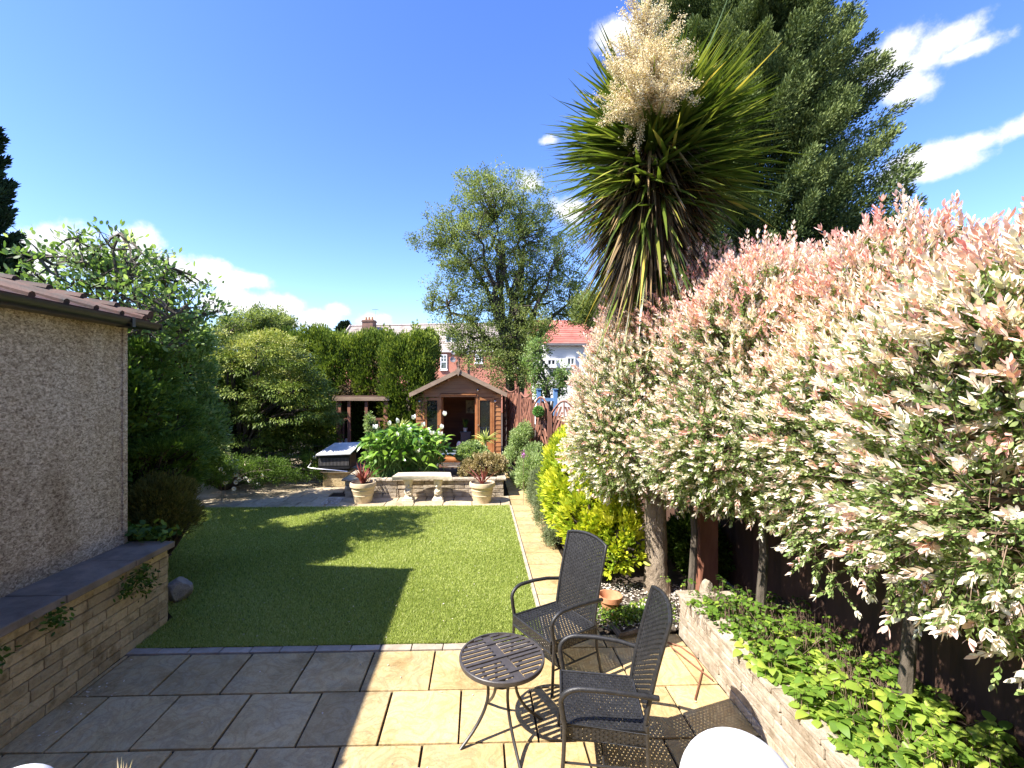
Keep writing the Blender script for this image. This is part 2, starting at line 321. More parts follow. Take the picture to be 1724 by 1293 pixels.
LM = dict(
 grass=lm('grass blade',[(0,(.15,.20,.03)),(.5,(.38,.44,.11)),(.9,(.60,.62,.26)),(1,(.72,.72,.42))],.32,.6,.15),
 willow=lm('dappled willow leaf',[(0,(.05,.09,.02)),(.25,(.20,.30,.08)),(.40,(.42,.50,.20)),(.52,(.88,.86,.72)),(.64,(.90,.82,.72)),(.78,(.90,.62,.55)),(1,(.84,.36,.34))],.33,.55,.25,1.0),
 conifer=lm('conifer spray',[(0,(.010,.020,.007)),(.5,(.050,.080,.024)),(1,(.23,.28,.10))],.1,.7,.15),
 darkfir=lm('dark conifer spray',[(0,(.010,.022,.010)),(1,(.035,.06,.025))],.05,.7,.1),
 hedge=lm('hedge spray',[(0,(.03,.055,.010)),(.5,(.13,.19,.026)),(1,(.38,.43,.07))],.25,.65,.2),
 brownhedge=lm('brown dead spray',[(0,(.05,.035,.02)),(.5,(.15,.11,.06)),(1,(.28,.22,.13))],.1,.8,.1),
 acer=lm('acer leaf',[(0,(.05,.085,.012)),(.45,(.15,.21,.03)),(.8,(.40,.42,.10)),(1,(.68,.62,.28))],.18,.5,.3),
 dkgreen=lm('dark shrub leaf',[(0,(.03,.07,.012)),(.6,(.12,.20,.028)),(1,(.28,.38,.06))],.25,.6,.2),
 gconifer=lm('bronze conifer',[(0,(.06,.07,.015)),(.6,(.17,.17,.04)),(1,(.32,.25,.08))],.1,.7,.1),
 loose=lm('loose tree leaf',[(0,(.06,.12,.025)),(.5,(.19,.29,.08)),(1,(.50,.58,.28))],.4,.5,.4),
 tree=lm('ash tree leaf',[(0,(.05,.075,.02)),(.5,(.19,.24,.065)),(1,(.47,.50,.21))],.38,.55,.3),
 choisya=lm('golden leaf',[(0,(.08,.15,.015)),(.3,(.30,.40,.03)),(.6,(.66,.66,.05)),(1,(.85,.80,.14))],.35,.45,.3),
 cover=lm('bed leaf',[(0,(.025,.06,.01)),(.5,(.15,.26,.035)),(1,(.50,.58,.10))],.4,.4,.35),
 calla=lm('calla leaf',[(0,(.03,.09,.012)),(.5,(.12,.26,.03)),(1,(.30,.46,.07))],.35,.3,.5),
 cord=lm('cordyline blade',[(0,(.022,.045,.008)),(.5,(.11,.155,.02)),(.82,(.34,.36,.07)),(1,(.66,.50,.10))],.28,.35,.5),
 dead=lm('dry cordyline blade',[(0,(.025,.016,.008)),(.5,(.11,.07,.03)),(.8,(.32,.21,.09)),(1,(.66,.52,.28))],.12,.6,.3),
 panicle=lm('cream panicle',[(0,(.42,.30,.16)),(.5,(.72,.60,.40)),(1,(.88,.80,.62))],.25,.7,.2),
 yucca=lm('yucca blade',[(0,(.16,.22,.04)),(1,(.55,.58,.18))],.3,.4,.4),
 phorm=lm('red sword leaf',[(0,(.10,.02,.02)),(.7,(.28,.07,.06)),(1,(.42,.16,.12))],.2,.4,.4),
 hydr=lm('faded hydrangea',[(0,(.13,.13,.04)),(.4,(.33,.26,.12)),(1,(.66,.54,.32))],.2,.7,.2),
 pale=lm('pale leaf',[(0,(.12,.18,.05)),(.5,(.32,.42,.16)),(1,(.62,.66,.36))],.3,.5,.3),
 greyg=lm('grey green leaf',[(0,(.07,.09,.04)),(.5,(.20,.24,.12)),(1,(.38,.42,.24))],.25,.6,.2),
 topi=lm('topiary leaf',[(0,(.06,.16,.03)),(1,(.22,.45,.10))],.2,.5,.3),
 purple=lm('purple petals',[(0,(.40,.12,.42)),(1,(.55,.2,.55))],.3),
)
SOIL = MT['soil']

# ------------------------------------------------------------------ ground, lawn, paving
me = M(); me.add([(-400,-200,-.06),(400,-200,-.06),(400,600,-.06),(-400,600,-.06)], [(0,1,2,3)]); tag(me.build('ground', SOIL), kind='structure')
LXR = .655
def slabs(name, rects, mat, joint=.017, z=0, th=.05, j=.0025, bev=.004):
    m = M()
    for (x0,y0,x1,y1) in rects: m.bb((x0+joint/2,y0+joint/2,z-th+random.uniform(-.002,0)),(x1-joint/2,y1-joint/2,z+random.uniform(-.0015,.0015)), j=j)
    return tag(m.build(name, mat, bevel=bev), kind='structure')
# near patio: rows parallel to the house, staggered
rows = []; P = .568; y = 4.325; k = 0
offs = [-.41, -.14-.0, -.41+.02, -.12, -.4]
while y > -2.5:
    x = offs[k % 5] - P*7
    while x < 3.0:
        x0, x1 = max(x, -3.3), min(x+P, 2.03)
        if x1-x0 > .03: rows.append((x0, y-P, x1, y))
        x += P
    y -= P; k += 1
# paving to the right of the lawn edge, round the chairs
y = 4.325
while y < 5.0: rows.append((.70, y, 1.24, min(y+P,5.0))); rows.append((1.24, y, 2.02, min(y+P,4.55))) if y < 4.5 else None; y += P
slabs('patio', rows, MT['slab'])
m = M(); m.add([(-3.5,-3,-.02),(2.1,-3,-.02),(2.1,4.62,-.02),(-3.5,4.45,-.02)], [(0,1,2,3)]); tag(m.build('patio_joint_bed', MT['joint']), kind='structure')
# kerb setts at the lawn's near edge
ks = []; x = -3.3
while x < LXR+.05:
    l = random.choice([.28,.30,.33]); ks.append((x, 4.33, min(x+l, .70), 4.43)); x += l
slabs('lawn_kerb', ks, MT['kerb'], joint=.008, z=.006)
m = M(); m.bb((LXR,4.43,-.05),(LXR+.045,9.55,.012)); tag(m.build('lawn_edging', MT['kerb'], bevel=.004), kind='structure')
# side path
ps = []; y = 5.0
while y < 13.4:
    ps.append((LXR+.05, y, 1.24 if y < 10 else 1.3, y+.46)); y += .46
slabs('side_path', ps, MT['slab'])
m = M(); m.add([(LXR,4.5,-.025),(1.3,4.5,-.025),(1.3,14,-.025),(LXR,14,-.025)], [(0,1,2,3)]); tag(m.build('path_joint_bed', MT['joint']), kind='structure')
# far paving
fs = []; y = 9.56; k = 0
while y < 16:
    x = -8.2 + (k%3)*.21
    while x < LXR+.04:
        if not (y > 10.3 and x > -3.6 and y < 12.3): fs.append((x, y, min(x+.62, LXR+.04), y+.45))
        x += .62
    y += .45; k += 1
slabs('far_paving', fs, MT['paleslab'])
m = M(); m.add([(-8.3,9.54,-.022),(LXR,9.54,-.022),(LXR,16.5,-.022),(-8.3,16.5,-.022)], [(0,1,2,3)]); tag(m.build('far_joint_bed', MT['joint']), kind='structure')
# lawn
lawn = [(-3.28,4.43),(LXR,4.43),(LXR,9.55),(-6.3,9.55),(-5.2,7.3),(-3.9,5.6),(-3.3,5.0)]
m = M(); m.add([(x,y,.004) for x,y in lawn], [tuple(range(len(lawn)))]); tag(m.build('lawn', MT['lawn']), kind='structure')
n = 230000; px = rng.uniform(-6.3, LXR, n*2); py = 4.43+ (9.55-4.43)*rng.random(n*2)**1.5
def inpoly(x, y, poly):
    c = np.zeros(len(x), bool); j = len(poly)-1
    for i in range(len(poly)):
        xi, yi = poly[i]; xj, yj = poly[j]
        if yi != yj: c ^= ((yi > y) != (yj > y)) & (x < (xj-xi)*(y-yi)/(yj-yi)+xi)
        j = i
    return c
k = inpoly(px, py, lawn); px = px[k][:n]; py = py[k][:n]; n = len(px)
D = nrm(np.stack([rng.normal(0,.55,n), rng.normal(0,.55,n), np.ones(n)],1)); sc = 1+ (py-4.4)*.12
patch = .5+.5*np.sin(px*1.7+np.sin(py*2.3)*1.4)*np.cos(py*1.3+.6*np.sin(px*2.9))
r = np.clip(rng.beta(2,3,n)*.85+patch*.20+(rng.random(n)<.03)*.5, 0, 1)
go = blades('grass', np.stack([px,py,np.full(n,.003)],1), D, rdir(n), rng.uniform(.018,.032,n)*sc**.3, .0045*sc, r, LM['grass'], prof=[(0,1),(.6,.8),(1,.15)], bend=.4)
tag(go, 'short bright green artificial grass covering the lawn', 'grass', kind='stuff')
def litter(name, label, cat, P, size, mat):
    n = len(P); D = nrm(np.stack([rng.normal(size=n), rng.normal(size=n), rng.normal(0,.15,n)],1))
    return tag(blades(name, P, D, nrm(np.array([[0,0,1.]])+rng.normal(0,.35,(n,3))), rng.uniform(.6,1.4,n)*size, rng.uniform(.4,.8,n)*size, rng.random(n), mat, prof=DIAM, cup=.2), label, cat, kind='stuff')
n = 130; x = rng.uniform(-3.2,.6,n); y = rng.uniform(4.5,9.4,n); litter('fallen_petals', 'tiny pale petals scattered over the green lawn', 'petals', np.stack([x,y,np.full(n,.032)],1), .018, MT['litter'])
n = 90; x = rng.uniform(-3.2,2.0,n); y = rng.uniform(2.2,4.3,n); x[:45] = -3.2+rng.random(45)**2*.25; y[:45] = rng.uniform(2.2,4.4,45)
litter('patio_debris', 'dry leaf crumbs lying on the patio slabs', 'leaf litter', np.stack([x,y,np.full(n,.006)],1), .02, MT['litter'])

# ------------------------------------------------------------------ block walls
def course_wall(m, p0, p1, h, courses, l0=.22, l1=.42, depth=.1, j=.006, face=.01, gap=.008):
    """rows of rough blocks along the line p0-p1; m gets boxes"""
    p0, p1 = Vector(p0), Vector(p1); d = (p1-p0); Ln = d.length; d.normalize(); nrmv = Vector((d.y,-d.x,0)); ch = h/courses
    rot = Matrix.Rotation(math.atan2(d.y,d.x),3,'Z')
    for c in range(courses):
        s = -random.uniform(0,.2)
        while s < Ln:
            l = random.uniform(l0,l1); a = max(s,0); b = min(s+l,Ln)
            if b-a > .03:
                o = random.uniform(0,face); m.box(p0+d*(a+b)/2+Vector((0,0,ch*(c+.5)))+nrmv*o, (b-a-gap, depth, ch-gap), rot=rot, j=j)
            s += l
# left retaining wall with coping slabs
wl = T('retaining_wall', 'buff stone block retaining wall with dark grey coping along left patio edge', 'wall', (-3.35,1.5,0))
m = M(); course_wall(m, (-3.34,-2,0), (-3.34,4.9,0), .80, 9, .20,.36, depth=.1, j=.003, face=.004); course_wall(m, (-3.34,4.92,0), (-3.95,5.1,0), .80, 9, .2,.36, .1, .003, .004)
m.build('block_face', MT['block'], wl, True, bevel=.006)
m = M(); m.bb((-3.7,-2,0),(-3.38,4.85,.79)); m.build('wall_core', MT['joint'], wl, True)
m = M(); y = -2.0
for l in (.9,.95,.9,.95,1.0,.95,.72,.55):
    m.bb((-3.86,y+.004,.805),(-3.225,y+l-.004,.87), j=.004); y += l
m.build('coping', MT['coping'], wl, True, bevel=.008)
m = M(); m.bb((-5.6,4.93,.0),(-3.40,5.04,.78)); m.build('end_return', MT['block'], wl, True)
# building
m = M(); m.add([(-3.302,-2,0),(-3.302,4.9,0),(-3.302,4.9,.8),(-3.302,-2,.8)],[(0,1,2,3)]); m.build('mortar', pm('mortar',(.12,.09,.05),(.20,.155,.09),20,.95,.5,60), wl, True)
b = T('outbuilding', 'harled beige outbuilding with black gutter and red tiled roof beside patio', 'building', (-5.6,1.5,0))
m = M(); m.bb((-8.5,-6,0),(-3.70,4.86,3.15)); m.prism([(-8.5,3.15),(-3.70,3.15),(-8.5,4.45)], -6, 4.858); m.build('wall', MT['harl'], b, True)
m = M(); m.bb((-3.745,4.815,.87),(-3.683,4.872,3.14)); m.build('corner_bead', MT['harl'], b, True)
m = M(); tp = .265; a = math.atan(tp)
s = 0; k = 0
rotr = Matrix.Rotation(a,3,'Y')
while s < 5.2:
    x = -3.52-s; z = 3.20+s*tp
    m.box((x-.17, -.55, z+.17*tp+.012+.0*k), (.385, 11.0, .028), rot=Matrix.Rotation(a+.045,3,'Y'), j=.002)
    s += .33; k += 1
for q in range(38):
    y = 4.86-q*.30; m.tube([(-3.50,y,3.225),(-8.4,y,3.225+4.9*tp)], .032, 7)
ro = m.build('roof', MT['tile'], b, True, smooth=True)
m = M(); s = 0
while s < 5: 
    x = -3.5-s; m.tube([(x,4.95,3.25+s*tp+.02),(x-.37,4.95,3.25+(s+.37)*tp-.015)], [.045,.036], 8); s += .35
m.build('verge_tile', MT['tile'], ro, True, smooth=True)
m = M(); m.bb((-3.74,-6,3.12),(-3.603,4.95,3.15)); m.bb((-3.60,-6,3.12),(-3.57,4.95,3.235)); m.add([(-3.57,4.93,3.12),(-3.57,4.97,3.12),(-3.57,4.97,3.2),(-3.57,4.93,3.2),(-8.4,4.93,3.12+4.83*tp),(-8.4,4.97,3.12+4.83*tp),(-8.4,4.97,3.2+4.83*tp),(-8.4,4.93,3.2+4.83*tp)],[(0,1,2,3),(7,6,5,4),(0,4,5,1),(1,5,6,2),(2,6,7,3),(3,7,4,0)])
m.build('fascia', MT['gutter'], b, True)
m = M(); n = 10; pr = [(math.cos(t)*.068, math.sin(t)*.075) for t in np.linspace(PI,2*PI,n)]+[(math.cos(t)*.058, math.sin(t)*.065) for t in np.linspace(2*PI,PI,n)]
m.prism([(x-3.505, z+3.185) for x,z in pr], -6, 5.03); gu = m.build('gutter', MT['gutter'], b, True, smooth=True)
for q in range(6): m = M(); m.bb((-3.59,4.6-q*1.4,3.10),(-3.43,4.64-q*1.4,3.11)); m.bb((-3.438,4.6-q*1.4,3.10),(-3.428,4.64-q*1.4,3.20)); m.build('bracket', MT['gutter'], gu, True)
m = M(); m.bb((-3.57,5.03,3.12),(-3.44,5.04,3.19)); m.build('stop_end', MT['gutter'], gu, True)
mh = T('unseen_house', 'unseen buff brick house wall added behind the viewpoint terrace to block sky and bounce light', 'house', (-1,-2.2,0))  # out of view, added to hold back blue skylight and bounce warm light
m = M(); m.bb((-3.69,-2.5,0),(6,-2.0,5.4)); m.build('wall', pm('buff brick',(.45,.33,.22),(.6,.46,.32),2,.9,.4,12), mh, True)
m = M(); m.bb((-1.2,-2.0,.9),(1.8,.55,.955)); m.build('terrace_deck', MT['paleslab'], mh, True)
# right raised bed wall
wr = T('raised_bed_wall', 'low pale stone block wall of right hand raised bed', 'wall', (2.1,3,0))
m = M(); course_wall(m, (2.07,4.50,0), (2.07,-1,0), .40, 5, .3, .6, .1, .005); course_wall(m, (2.62,4.56,0),(2.12,4.52,0), .40, 5, .2,.4,.1)
m.build('block_face', MT['whiteblock'], wr, True, bevel=.008)
m = M(); m.bb((2.12,-1,0),(2.2,4.46,.385)); m.build('wall_core', MT['joint'], wr, True)
m = M(); y = -1
while y < 4.5: m.bb((2.005,y+.003,.402),(2.205,min(y+.45,4.56)-.003,.435), j=.004); y += .45
m.build('cap_stone', MT['whiteblock'], wr, True, bevel=.006)
m = M(); m.add([(2.19,-1,.33),(3.2,-1,.33),(3.2,4.6,.33),(2.19,4.46,.33)], [(0,1,2,3)]); m.add([(1.3,4.56,.03),(3.2,4.56,.03),(3.2,13.5,.03),(1.3,13.5,.03)],[(0,1,2,3)]); m.add([(2.19,4.48,-.03),(3.2,4.6,-.03),(3.2,4.6,.33),(2.19,4.48,.33)],[(0,1,2,3)]); tag(m.build('bed_soil', SOIL), kind='structure')
m = M(); m.add([(-9,5.05,.3),(-3.9,5.12,.3),(-4.3,6.5,.15),(-5.4,7.6,.05),(-6.6,9.5,.02),(-8.3,14,.02),(-14,14,.02)], [tuple(range(7))]); tag(m.build('left_bed_soil', SOIL), kind='structure')
# planter wall
pw = T('planter_wall', 'raised rectangular stone block planter in front of summerhouse', 'planter', (-1.2,10.5,0))
m = M(); course_wall(m, (-3.03,10.42,0),(.58,10.42,0), .37, 4, .2,.4,.12,.008); course_wall(m, (-2.96,12.3,0),(-2.96,10.5,0), .37, 4, .2,.4,.12,.008); course_wall(m, (.52,10.5,0),(.52,12.3,0), .37,4,.2,.4,.12,.008)
m.build('block_face', MT['whiteblock'], pw, True, bevel=.008)
m = M(); m.bb((-2.9,10.49,0),(.46,12.3,.34)); m.build('planter_soil', SOIL, pw, True)
m = M(); x = -3.09
while x < .6: m.bb((x+.004,10.31,.375),(min(x+.5,.64)-.004,10.53,.42), j=.005); x += .5
y = 10.53
while y < 12.3: m.bb((-3.08,y+.004,.375),(-2.86,y+.44,.42), j=.005); m.bb((.44,y+.004,.375),(.64,y+.44,.42), j=.005); y += .45
m.build('cap_stone', MT['whiteblock'], pw, True, bevel=.008)

# ------------------------------------------------------------------ fences
def board_fence(name, label, p0, p1, z0, z1, mat, bw=.12, posts=1.8, group=None):
    p0, p1 = Vector((*p0,0)), Vector((*p1,0)); d = p1-p0; Ln = d.length; d.normalize(); t = T(name, label, 'fence', (p0.x,p0.y,z0), 0, group); a = math.atan2(d.y,d.x); rot = Matrix.Rotation(a,3,'Z')
    m = M(); s = 0
    while s < Ln: m.box(p0+d*(s+bw/2)+Vector((0,0,(z0+z1)/2)), (bw+.01,.018,z1-z0), rot=Matrix.Rotation(a+.05,3,'Z'), j=.003); s += bw
    m.build('board_panel', mat, t, True)
    nn = Vector((-d.y,d.x,0)); m = M()
    for z in (z0+.25,z1-.2): m.box(p0+d*Ln/2+nn*.04+Vector((0,0,z)), (Ln,.04,.07), rot=rot)
    m.build('rail', mat, t, True)
    s = 0
    while s <= Ln: m = M(); m.box(p0+d*s+nn*.045+Vector((0,0,(z0+z1)/2+.04)), (.09,.09,z1-z0+.08), rot=rot); m.build('post', mat, t, True); s += posts
    return t
board_fence('garden_fence', 'dark brown boarded fence behind the pink willows on the right', (3.15,12.4), (3.15,-.6), .05, 2.0, MT['darkbrown'])
def lattice_panel(p0, p1, z0, z1, arch, label):
    """woven panel with slanting slats under an arched or dipped top, between two posts"""
    p0, p1 = Vector((*p0,0)), Vector((*p1,0)); d = p1-p0; Ln = d.length; d.normalize(); nn = Vector((-d.y,d.x,0))
    t = T('trellis_fence', label, 'fence', (p0.x,p0.y,z0), 0, 'woven fence panels beside the summerhouse')
    top = lambda u: z1+arch*(math.sin(PI*u)-(1 if arch < 0 else 0))
    m = M(); w_ = .06
    for side in (-1,1):
        c = -1.6
        while c < Ln+2:
            # slat follows x = c + side*k*z in the half of the panel on its side
            pts = []
            for i in range(15):
                z = z0+(z1+abs(arch)-z0)*i/14; s = c+side*.35*(z-z0)
                lo, hi = (0, Ln/2) if side > 0 else (Ln/2, Ln)
                if lo+.01 <= s <= hi-.01 and z < top(s/Ln)-.01:
                    pts.append((s,z,.02*math.sin(i*1.6+c*30)))
            if len(pts) > 1:
                vs = []; fs = []
                for i,(s,z,o) in enumerate(pts):
                    q = p0+d*s+nn*o+Vector((0,0,z)); vs += [q-d*w_*.5, q+d*w_*.5, q+d*w_*.5+nn*.012, q-d*w_*.5+nn*.012]
                    if i: b_ = (i-1)*4; fs += [(b_+k,b_+(k+1)%4,b_+4+(k+1)%4,b_+4+k) for k in range(4)]
                m.add(vs, fs)
            c += .086
    m.build('slat_panel', MT['brown'], t, True)
    m = M(); m.box(p0+d*Ln/2+nn*.09+Vector((0,0,(z0+z1)/2)), (Ln,.004,z1-z0-.1), rot=Matrix.Rotation(math.atan2(d.y,d.x),3,'Z')); m.build('backing', MT['darkbrown'], t, True)
    m = M(); pts = [p0+d*Ln*i/16+Vector((0,0,top(i/16))) for i in range(17)]; m.tube(pts, .028, 5); m.tube([p0+Vector((0,0,z0)),pts[0]],.025,5); m.tube([p1+Vector((0,0,z0)),pts[-1]],.025,5); m.tube([p0+d*Ln/2+Vector((0,0,z0)),pts[8]],.02,5); m.build('panel_frame', MT['brown'], t, True)
    m = M(); m.box(p0-d*.06+Vector((0,0,(z0+z1)/2+.02)), (.09,.09,z1-z0+.1)); m.build('post', MT['brown'], t, True)
    return t
def wp(px_, Y): p = W(px_, 600, Y); return (p.x, Y)
lattice_panel(wp(849,15.9),wp(873,14.2),.05,2.34,-.16,'brown woven fence panel with dipped top next to summerhouse')
lattice_panel(wp(877,14.0),wp(895,12.95),.05,2.20,-.13,'short brown woven fence panel between the dipped and the narrow arched ones')
lattice_panel(wp(899,12.8),wp(923,12.5),.05,1.98,.24,'narrow arched woven fence panel carrying the green topiary ball')
lattice_panel(wp(928,12.4),wp(972,12.1),.05,1.76,.36,'wide arched woven fence panel beside the willow')
t = T('topiary_ball', 'round green topiary ball hung on the arched woven panel', 'topiary ball', (1.66,12.5,1.83))
n = 1600; d = rdir(n); blades('foliage', np.array([1.66,12.48,1.83])+d*rng.uniform(.09,.14,n)[:,None], nrm(d+rdir(n)*.6), rdir(n), .045, .022, rng.random(n), LM['topi'], t)
t = T('blue_frame', 'blue painted timber frame rising behind the fence', 'garden frame', (2.2,14.5,0))
for px_ in (907,935):
    p = W(px_,656,14.5); m = M(); m.bb((p.x-.06,14.45,0),(p.x+.06,14.55,p.z)); m.bb((p.x-.08,14.42,p.z),(p.x+.08,14.58,p.z+.03)); m.build('post', MT['blue'], t, True)
a_, c_ = W(907,668,14.5), W(950,672,14.5); m = M(); m.bb((a_.x,14.46,a_.z-.14),(W(935,668,14.5).x,14.54,a_.z-.04)); m.build('rail', MT['blue'], t, True)

# ------------------------------------------------------------------ summerhouse
sh = T('summerhouse', 'orange brown timber summerhouse with open glazed doors and apex roof', 'summerhouse', (-.63,14.5,.33))
HW = 1.35; WH = 1.98; RH = 2.64; DP = 2.3
def clad(m, x0, x1, y, z0, z1, n=None, face=-1, lim=None, bh=.14):
    z = z0
    while z < z1-.005:
        t_ = min(z+bh-.006, z1); a, b2 = x0, x1
        if lim: h = (z+t_)/2; a = max(x0,-lim(h)); b2 = min(x1,lim(h))
        if b2-a > .05: m.add([(a,y,z),(b2,y,z),(b2,y+.02*face*-1*-1*.0-.0,z)] and [(a,y-.022,z),(b2,y-.022,z),(b2,y-.006,t_),(a,y-.006,t_),(a,y+.02,z),(b2,y+.02,z),(b2,y+.02,t_),(a,y+.02,t_)], [(0,1,2,3),(7,6,5,4),(0,4,5,1),(3,2,6,7),(0,3,7,4),(1,5,6,2)])
        z += bh
m = M(); clad(m,-HW,-HW+.24,0,.0,WH); clad(m,HW-.24,HW,0,0,WH); clad(m,-HW,HW,0,WH,RH-.05,lim=lambda h:(RH-h)/(RH-WH)*HW)
clad(m,-HW+.24,-.58,0,1.86,WH); clad(m,.58,HW-.24,0,1.86,WH); m.build('front_cladding', MT['timber'], sh)
for sx in (-1,1):
    z = 0; m = M()
    while z < WH-.01: m.bb((sx*HW-.01,.02,z),(sx*HW+.012,DP,min(z+.134,WH))); z += .14
    m.build('side_cladding', MT['timber'], sh)
m = M(); z = 0
while z < RH-.1:
    wd = HW-.02 if z < WH else (RH-z)/(RH-WH)*HW-.05
    m.bb((-wd,DP-.02,z),(wd,DP,z+.115)); m.bb((-wd,DP+.003,z),(wd,DP+.02,z+.1205)); z += .12
m.build('inner_back_wall', MT['inwood'], sh)
m = M(); m.bb((-HW+.02,.03,0),(-HW+.035,DP-.03,WH)); m.build('inner_side_wall', MT['inwood'], sh); m = M(); m.bb((HW-.035,.03,0),(HW-.02,DP-.03,WH)); m.build('inner_side_wall', MT['inwood'], sh)
m = M(); x = -HW
while x < HW-.01: m.bb((x+.002,-.03,-.04),(x+.13,DP-.02,0)); x += .135
m.build('floor', MT['frame'], sh)
m = M(); m.bb((-.62,-.42,-.10),(.62,-.03,-.045)); m.bb((-.6,-.38,-.33),(.6,-.05,-.10)); m.build('step', MT['frame'], sh)
m = M(); m.bb((-HW-.02,0,-.33),(HW+.02,DP,-.045)); m.build('base', MT['darkbrown'], sh)
# roof
ov = 1.52; zr = RH+.07; sl_ = (RH-WH)/HW
for sx in (-1,1):
    m = M(); m.add([(0,-.25,zr),(sx*ov,-.25,zr-ov*sl_),(sx*ov,DP+.15,zr-ov*sl_),(0,DP+.15,zr),(0,-.25,zr-.03),(sx*ov,-.25,zr-ov*sl_-.03),(sx*ov,DP+.15,zr-ov*sl_-.03),(0,DP+.15,zr-.03)],[(0,1,2,3),(4,5,6,7),(0,1,5,4),(1,2,6,5),(2,3,7,6),(3,0,4,7)]); m.build('roof_panel', MT['felt'], sh)
    m = M(); m.add([(0,-.285,zr+.03),(sx*(ov+.02),-.285,zr+.03-(ov+.02)*sl_),(sx*(ov+.0),-.285,zr-.11-ov*sl_),(0,-.285,zr-.11),(0,-.26,zr+.03),(sx*(ov+.02),-.26,zr+.03-(ov+.02)*sl_),(sx*ov,-.26,zr-.11-ov*sl_),(0,-.26,zr-.11)],[(0,1,2,3),(4,5,6,7),(0,1,5,4),(1,2,6,5),(2,3,7,6),(3,0,4,7)]); m.build('bargeboard', MT['barge'], sh)
m = M(); m.add([(-.07,-.31,zr),(0,-.31,zr+.12),(.07,-.31,zr),(0,-.31,zr-.2),(-.07,-.287,zr),(0,-.287,zr+.12),(.07,-.287,zr),(0,-.287,zr-.2)],[(0,1,2,3),(7,6,5,4),(0,4,5,1),(1,5,6,2),(2,6,7,3),(3,7,4,0)]); m.box((0,-.3,zr+.2),(.025,.02,.2)); m.build('finial', MT['barge'], sh)
# frames and doors
m = M()
for x in (-1.11,-.585,.585,1.11): m.bb((x-.025,-.045,0),(x+.025,.03,1.86))
m.bb((-.62,-.05,1.86),(.62,.0,1.93)); m.bb((-.56,-.09,1.925),(.56,-.05,1.96)); m.build('door_frame', MT['frame'], sh)
def door_leaf(x0, x1, y=-.01):
    m = M(); t_ = .075
    m.bb((x0,y-.02,0),(x0+t_,y+.02,1.84)); m.bb((x1-t_,y-.02,0),(x1,y+.02,1.84)); m.bb((x0+t_,y-.02,1.75),(x1-t_,y+.02,1.84)); m.bb((x0+t_,y-.02,0),(x1-t_,y+.02,.42)); f = m.build('door', MT['frame'], sh, bevel=.004)
    m = M(); m.bb((x0+t_,y-.003,.42),(x1-t_,y+.003,1.75)); m.build('pane', MT['glass'], f)
    m = M(); m.lathe((0,0,0),[(0,0),(.02,0),(.025,.02),(.012,.04),(0,.04)],10); o = m.build('handle', MT['steel'], f, smooth=True); o.rotation_euler = (R(90),0,0); o.location = (x1-.04 if x0 < 0 else x0+.04, y-.02, .95)
door_leaf(-1.08,-.6); door_leaf(.6,1.08)
for sx in (-1,1):   # leaves folded back into the room
    m = M(); x = sx*.54; m.bb((x-.02,.03,0),(x+.02,.10,1.84)); m.bb((x-.02,.48,0),(x+.02,.55,1.84)); m.bb((x-.02,.10,1.75),(x+.02,.48,1.84)); m.bb((x-.02,.10,0),(x+.02,.48,.42)); f = m.build('door', MT['frame'], sh)
    m = M(); m.bb((x-.003,.10,.42),(x+.003,.48,1.75)); m.build('pane', MT['glass'], f)
for (x,z) in ((-1.25,1.72),(1.17,1.72),(.62,2.08)):
    m = M(); m.lathe((0,0,0),[(.0,.0),(.045,.0),(.05,.02),(.03,.05),(0,.06)],12); o = m.build('round_lamp', MT['steel'], sh, smooth=True); o.rotation_euler = (R(90),0,0); o.location = (x,-.03,z)
def wl_(x,y,z): return (-.63+x,14.5+y,.33+z)
# things inside
t = T('wall_picture', 'cream framed picture hung on summerhouse back wall', 'picture', wl_(.34,DP-.04,1.45))
m = M(); m.bb((-.17,-.01,-.24),(.17,.01,.24)); m.build('frame', MT['pot'], t); m = M(); m.bb((-.14,-.016,-.21),(.14,-.0105,.21)); m.build('canvas', pm('picture',(.62,.55,.38),(.12,.08,.06),6,.8,lo=.5,hi=.62), t)
t = T('storage_unit', 'grey cabinet standing inside the summerhouse', 'cabinet', wl_(.18,1.5,0)); m = M(); m.bb((-.17,-.17,.0),(.17,.17,.58)); m.build('cabinet_body', MT['greyfurn'], t, bevel=.01); m = M(); m.bb((-.19,-.19,.582),(.19,.19,.61)); m.build('cabinet_top', MT['greyfurn'], t); m = M(); m.bb((-.15,-.182,.04),(.15,-.172,.56)); m.build('door', MT['greyfurn'], t)
p = wl_(.17,1.45,.61); t = T('potted_grass', 'green grassy plant in white pot on the grey cabinet', 'houseplant', p)
m = M(); m.lathe((0,0,0),[(0,0),(.06,0),(.08,.14),(.07,.14),(0,.12)],16); m.build('pot', MT['white'], t, smooth=True)
n = 160; blades('leaves', np.array(p)+np.stack([rng.normal(0,.02,n),rng.normal(0,.02,n),np.full(n,.13)],1), nrm(rdir(n)*.3+[0,0,1]), rdir(n), rng.uniform(.25,.45,n), .012, rng.random(n), LM['calla'], t, prof=BLADE, grav=.2)
t = T('stone_figure', 'small pale lantern shaped ornament on summerhouse floor', 'ornament', wl_(.0,.35,0)); m = M(); m.lathe((0,0,0),[(0,0),(.07,0),(.08,.03),(.06,.08),(.075,.2),(.05,.26),(.09,.27),(.08,.34),(.04,.40),(0,.41)],16); m.build('figure_body', MT['greylid'], t, smooth=True)
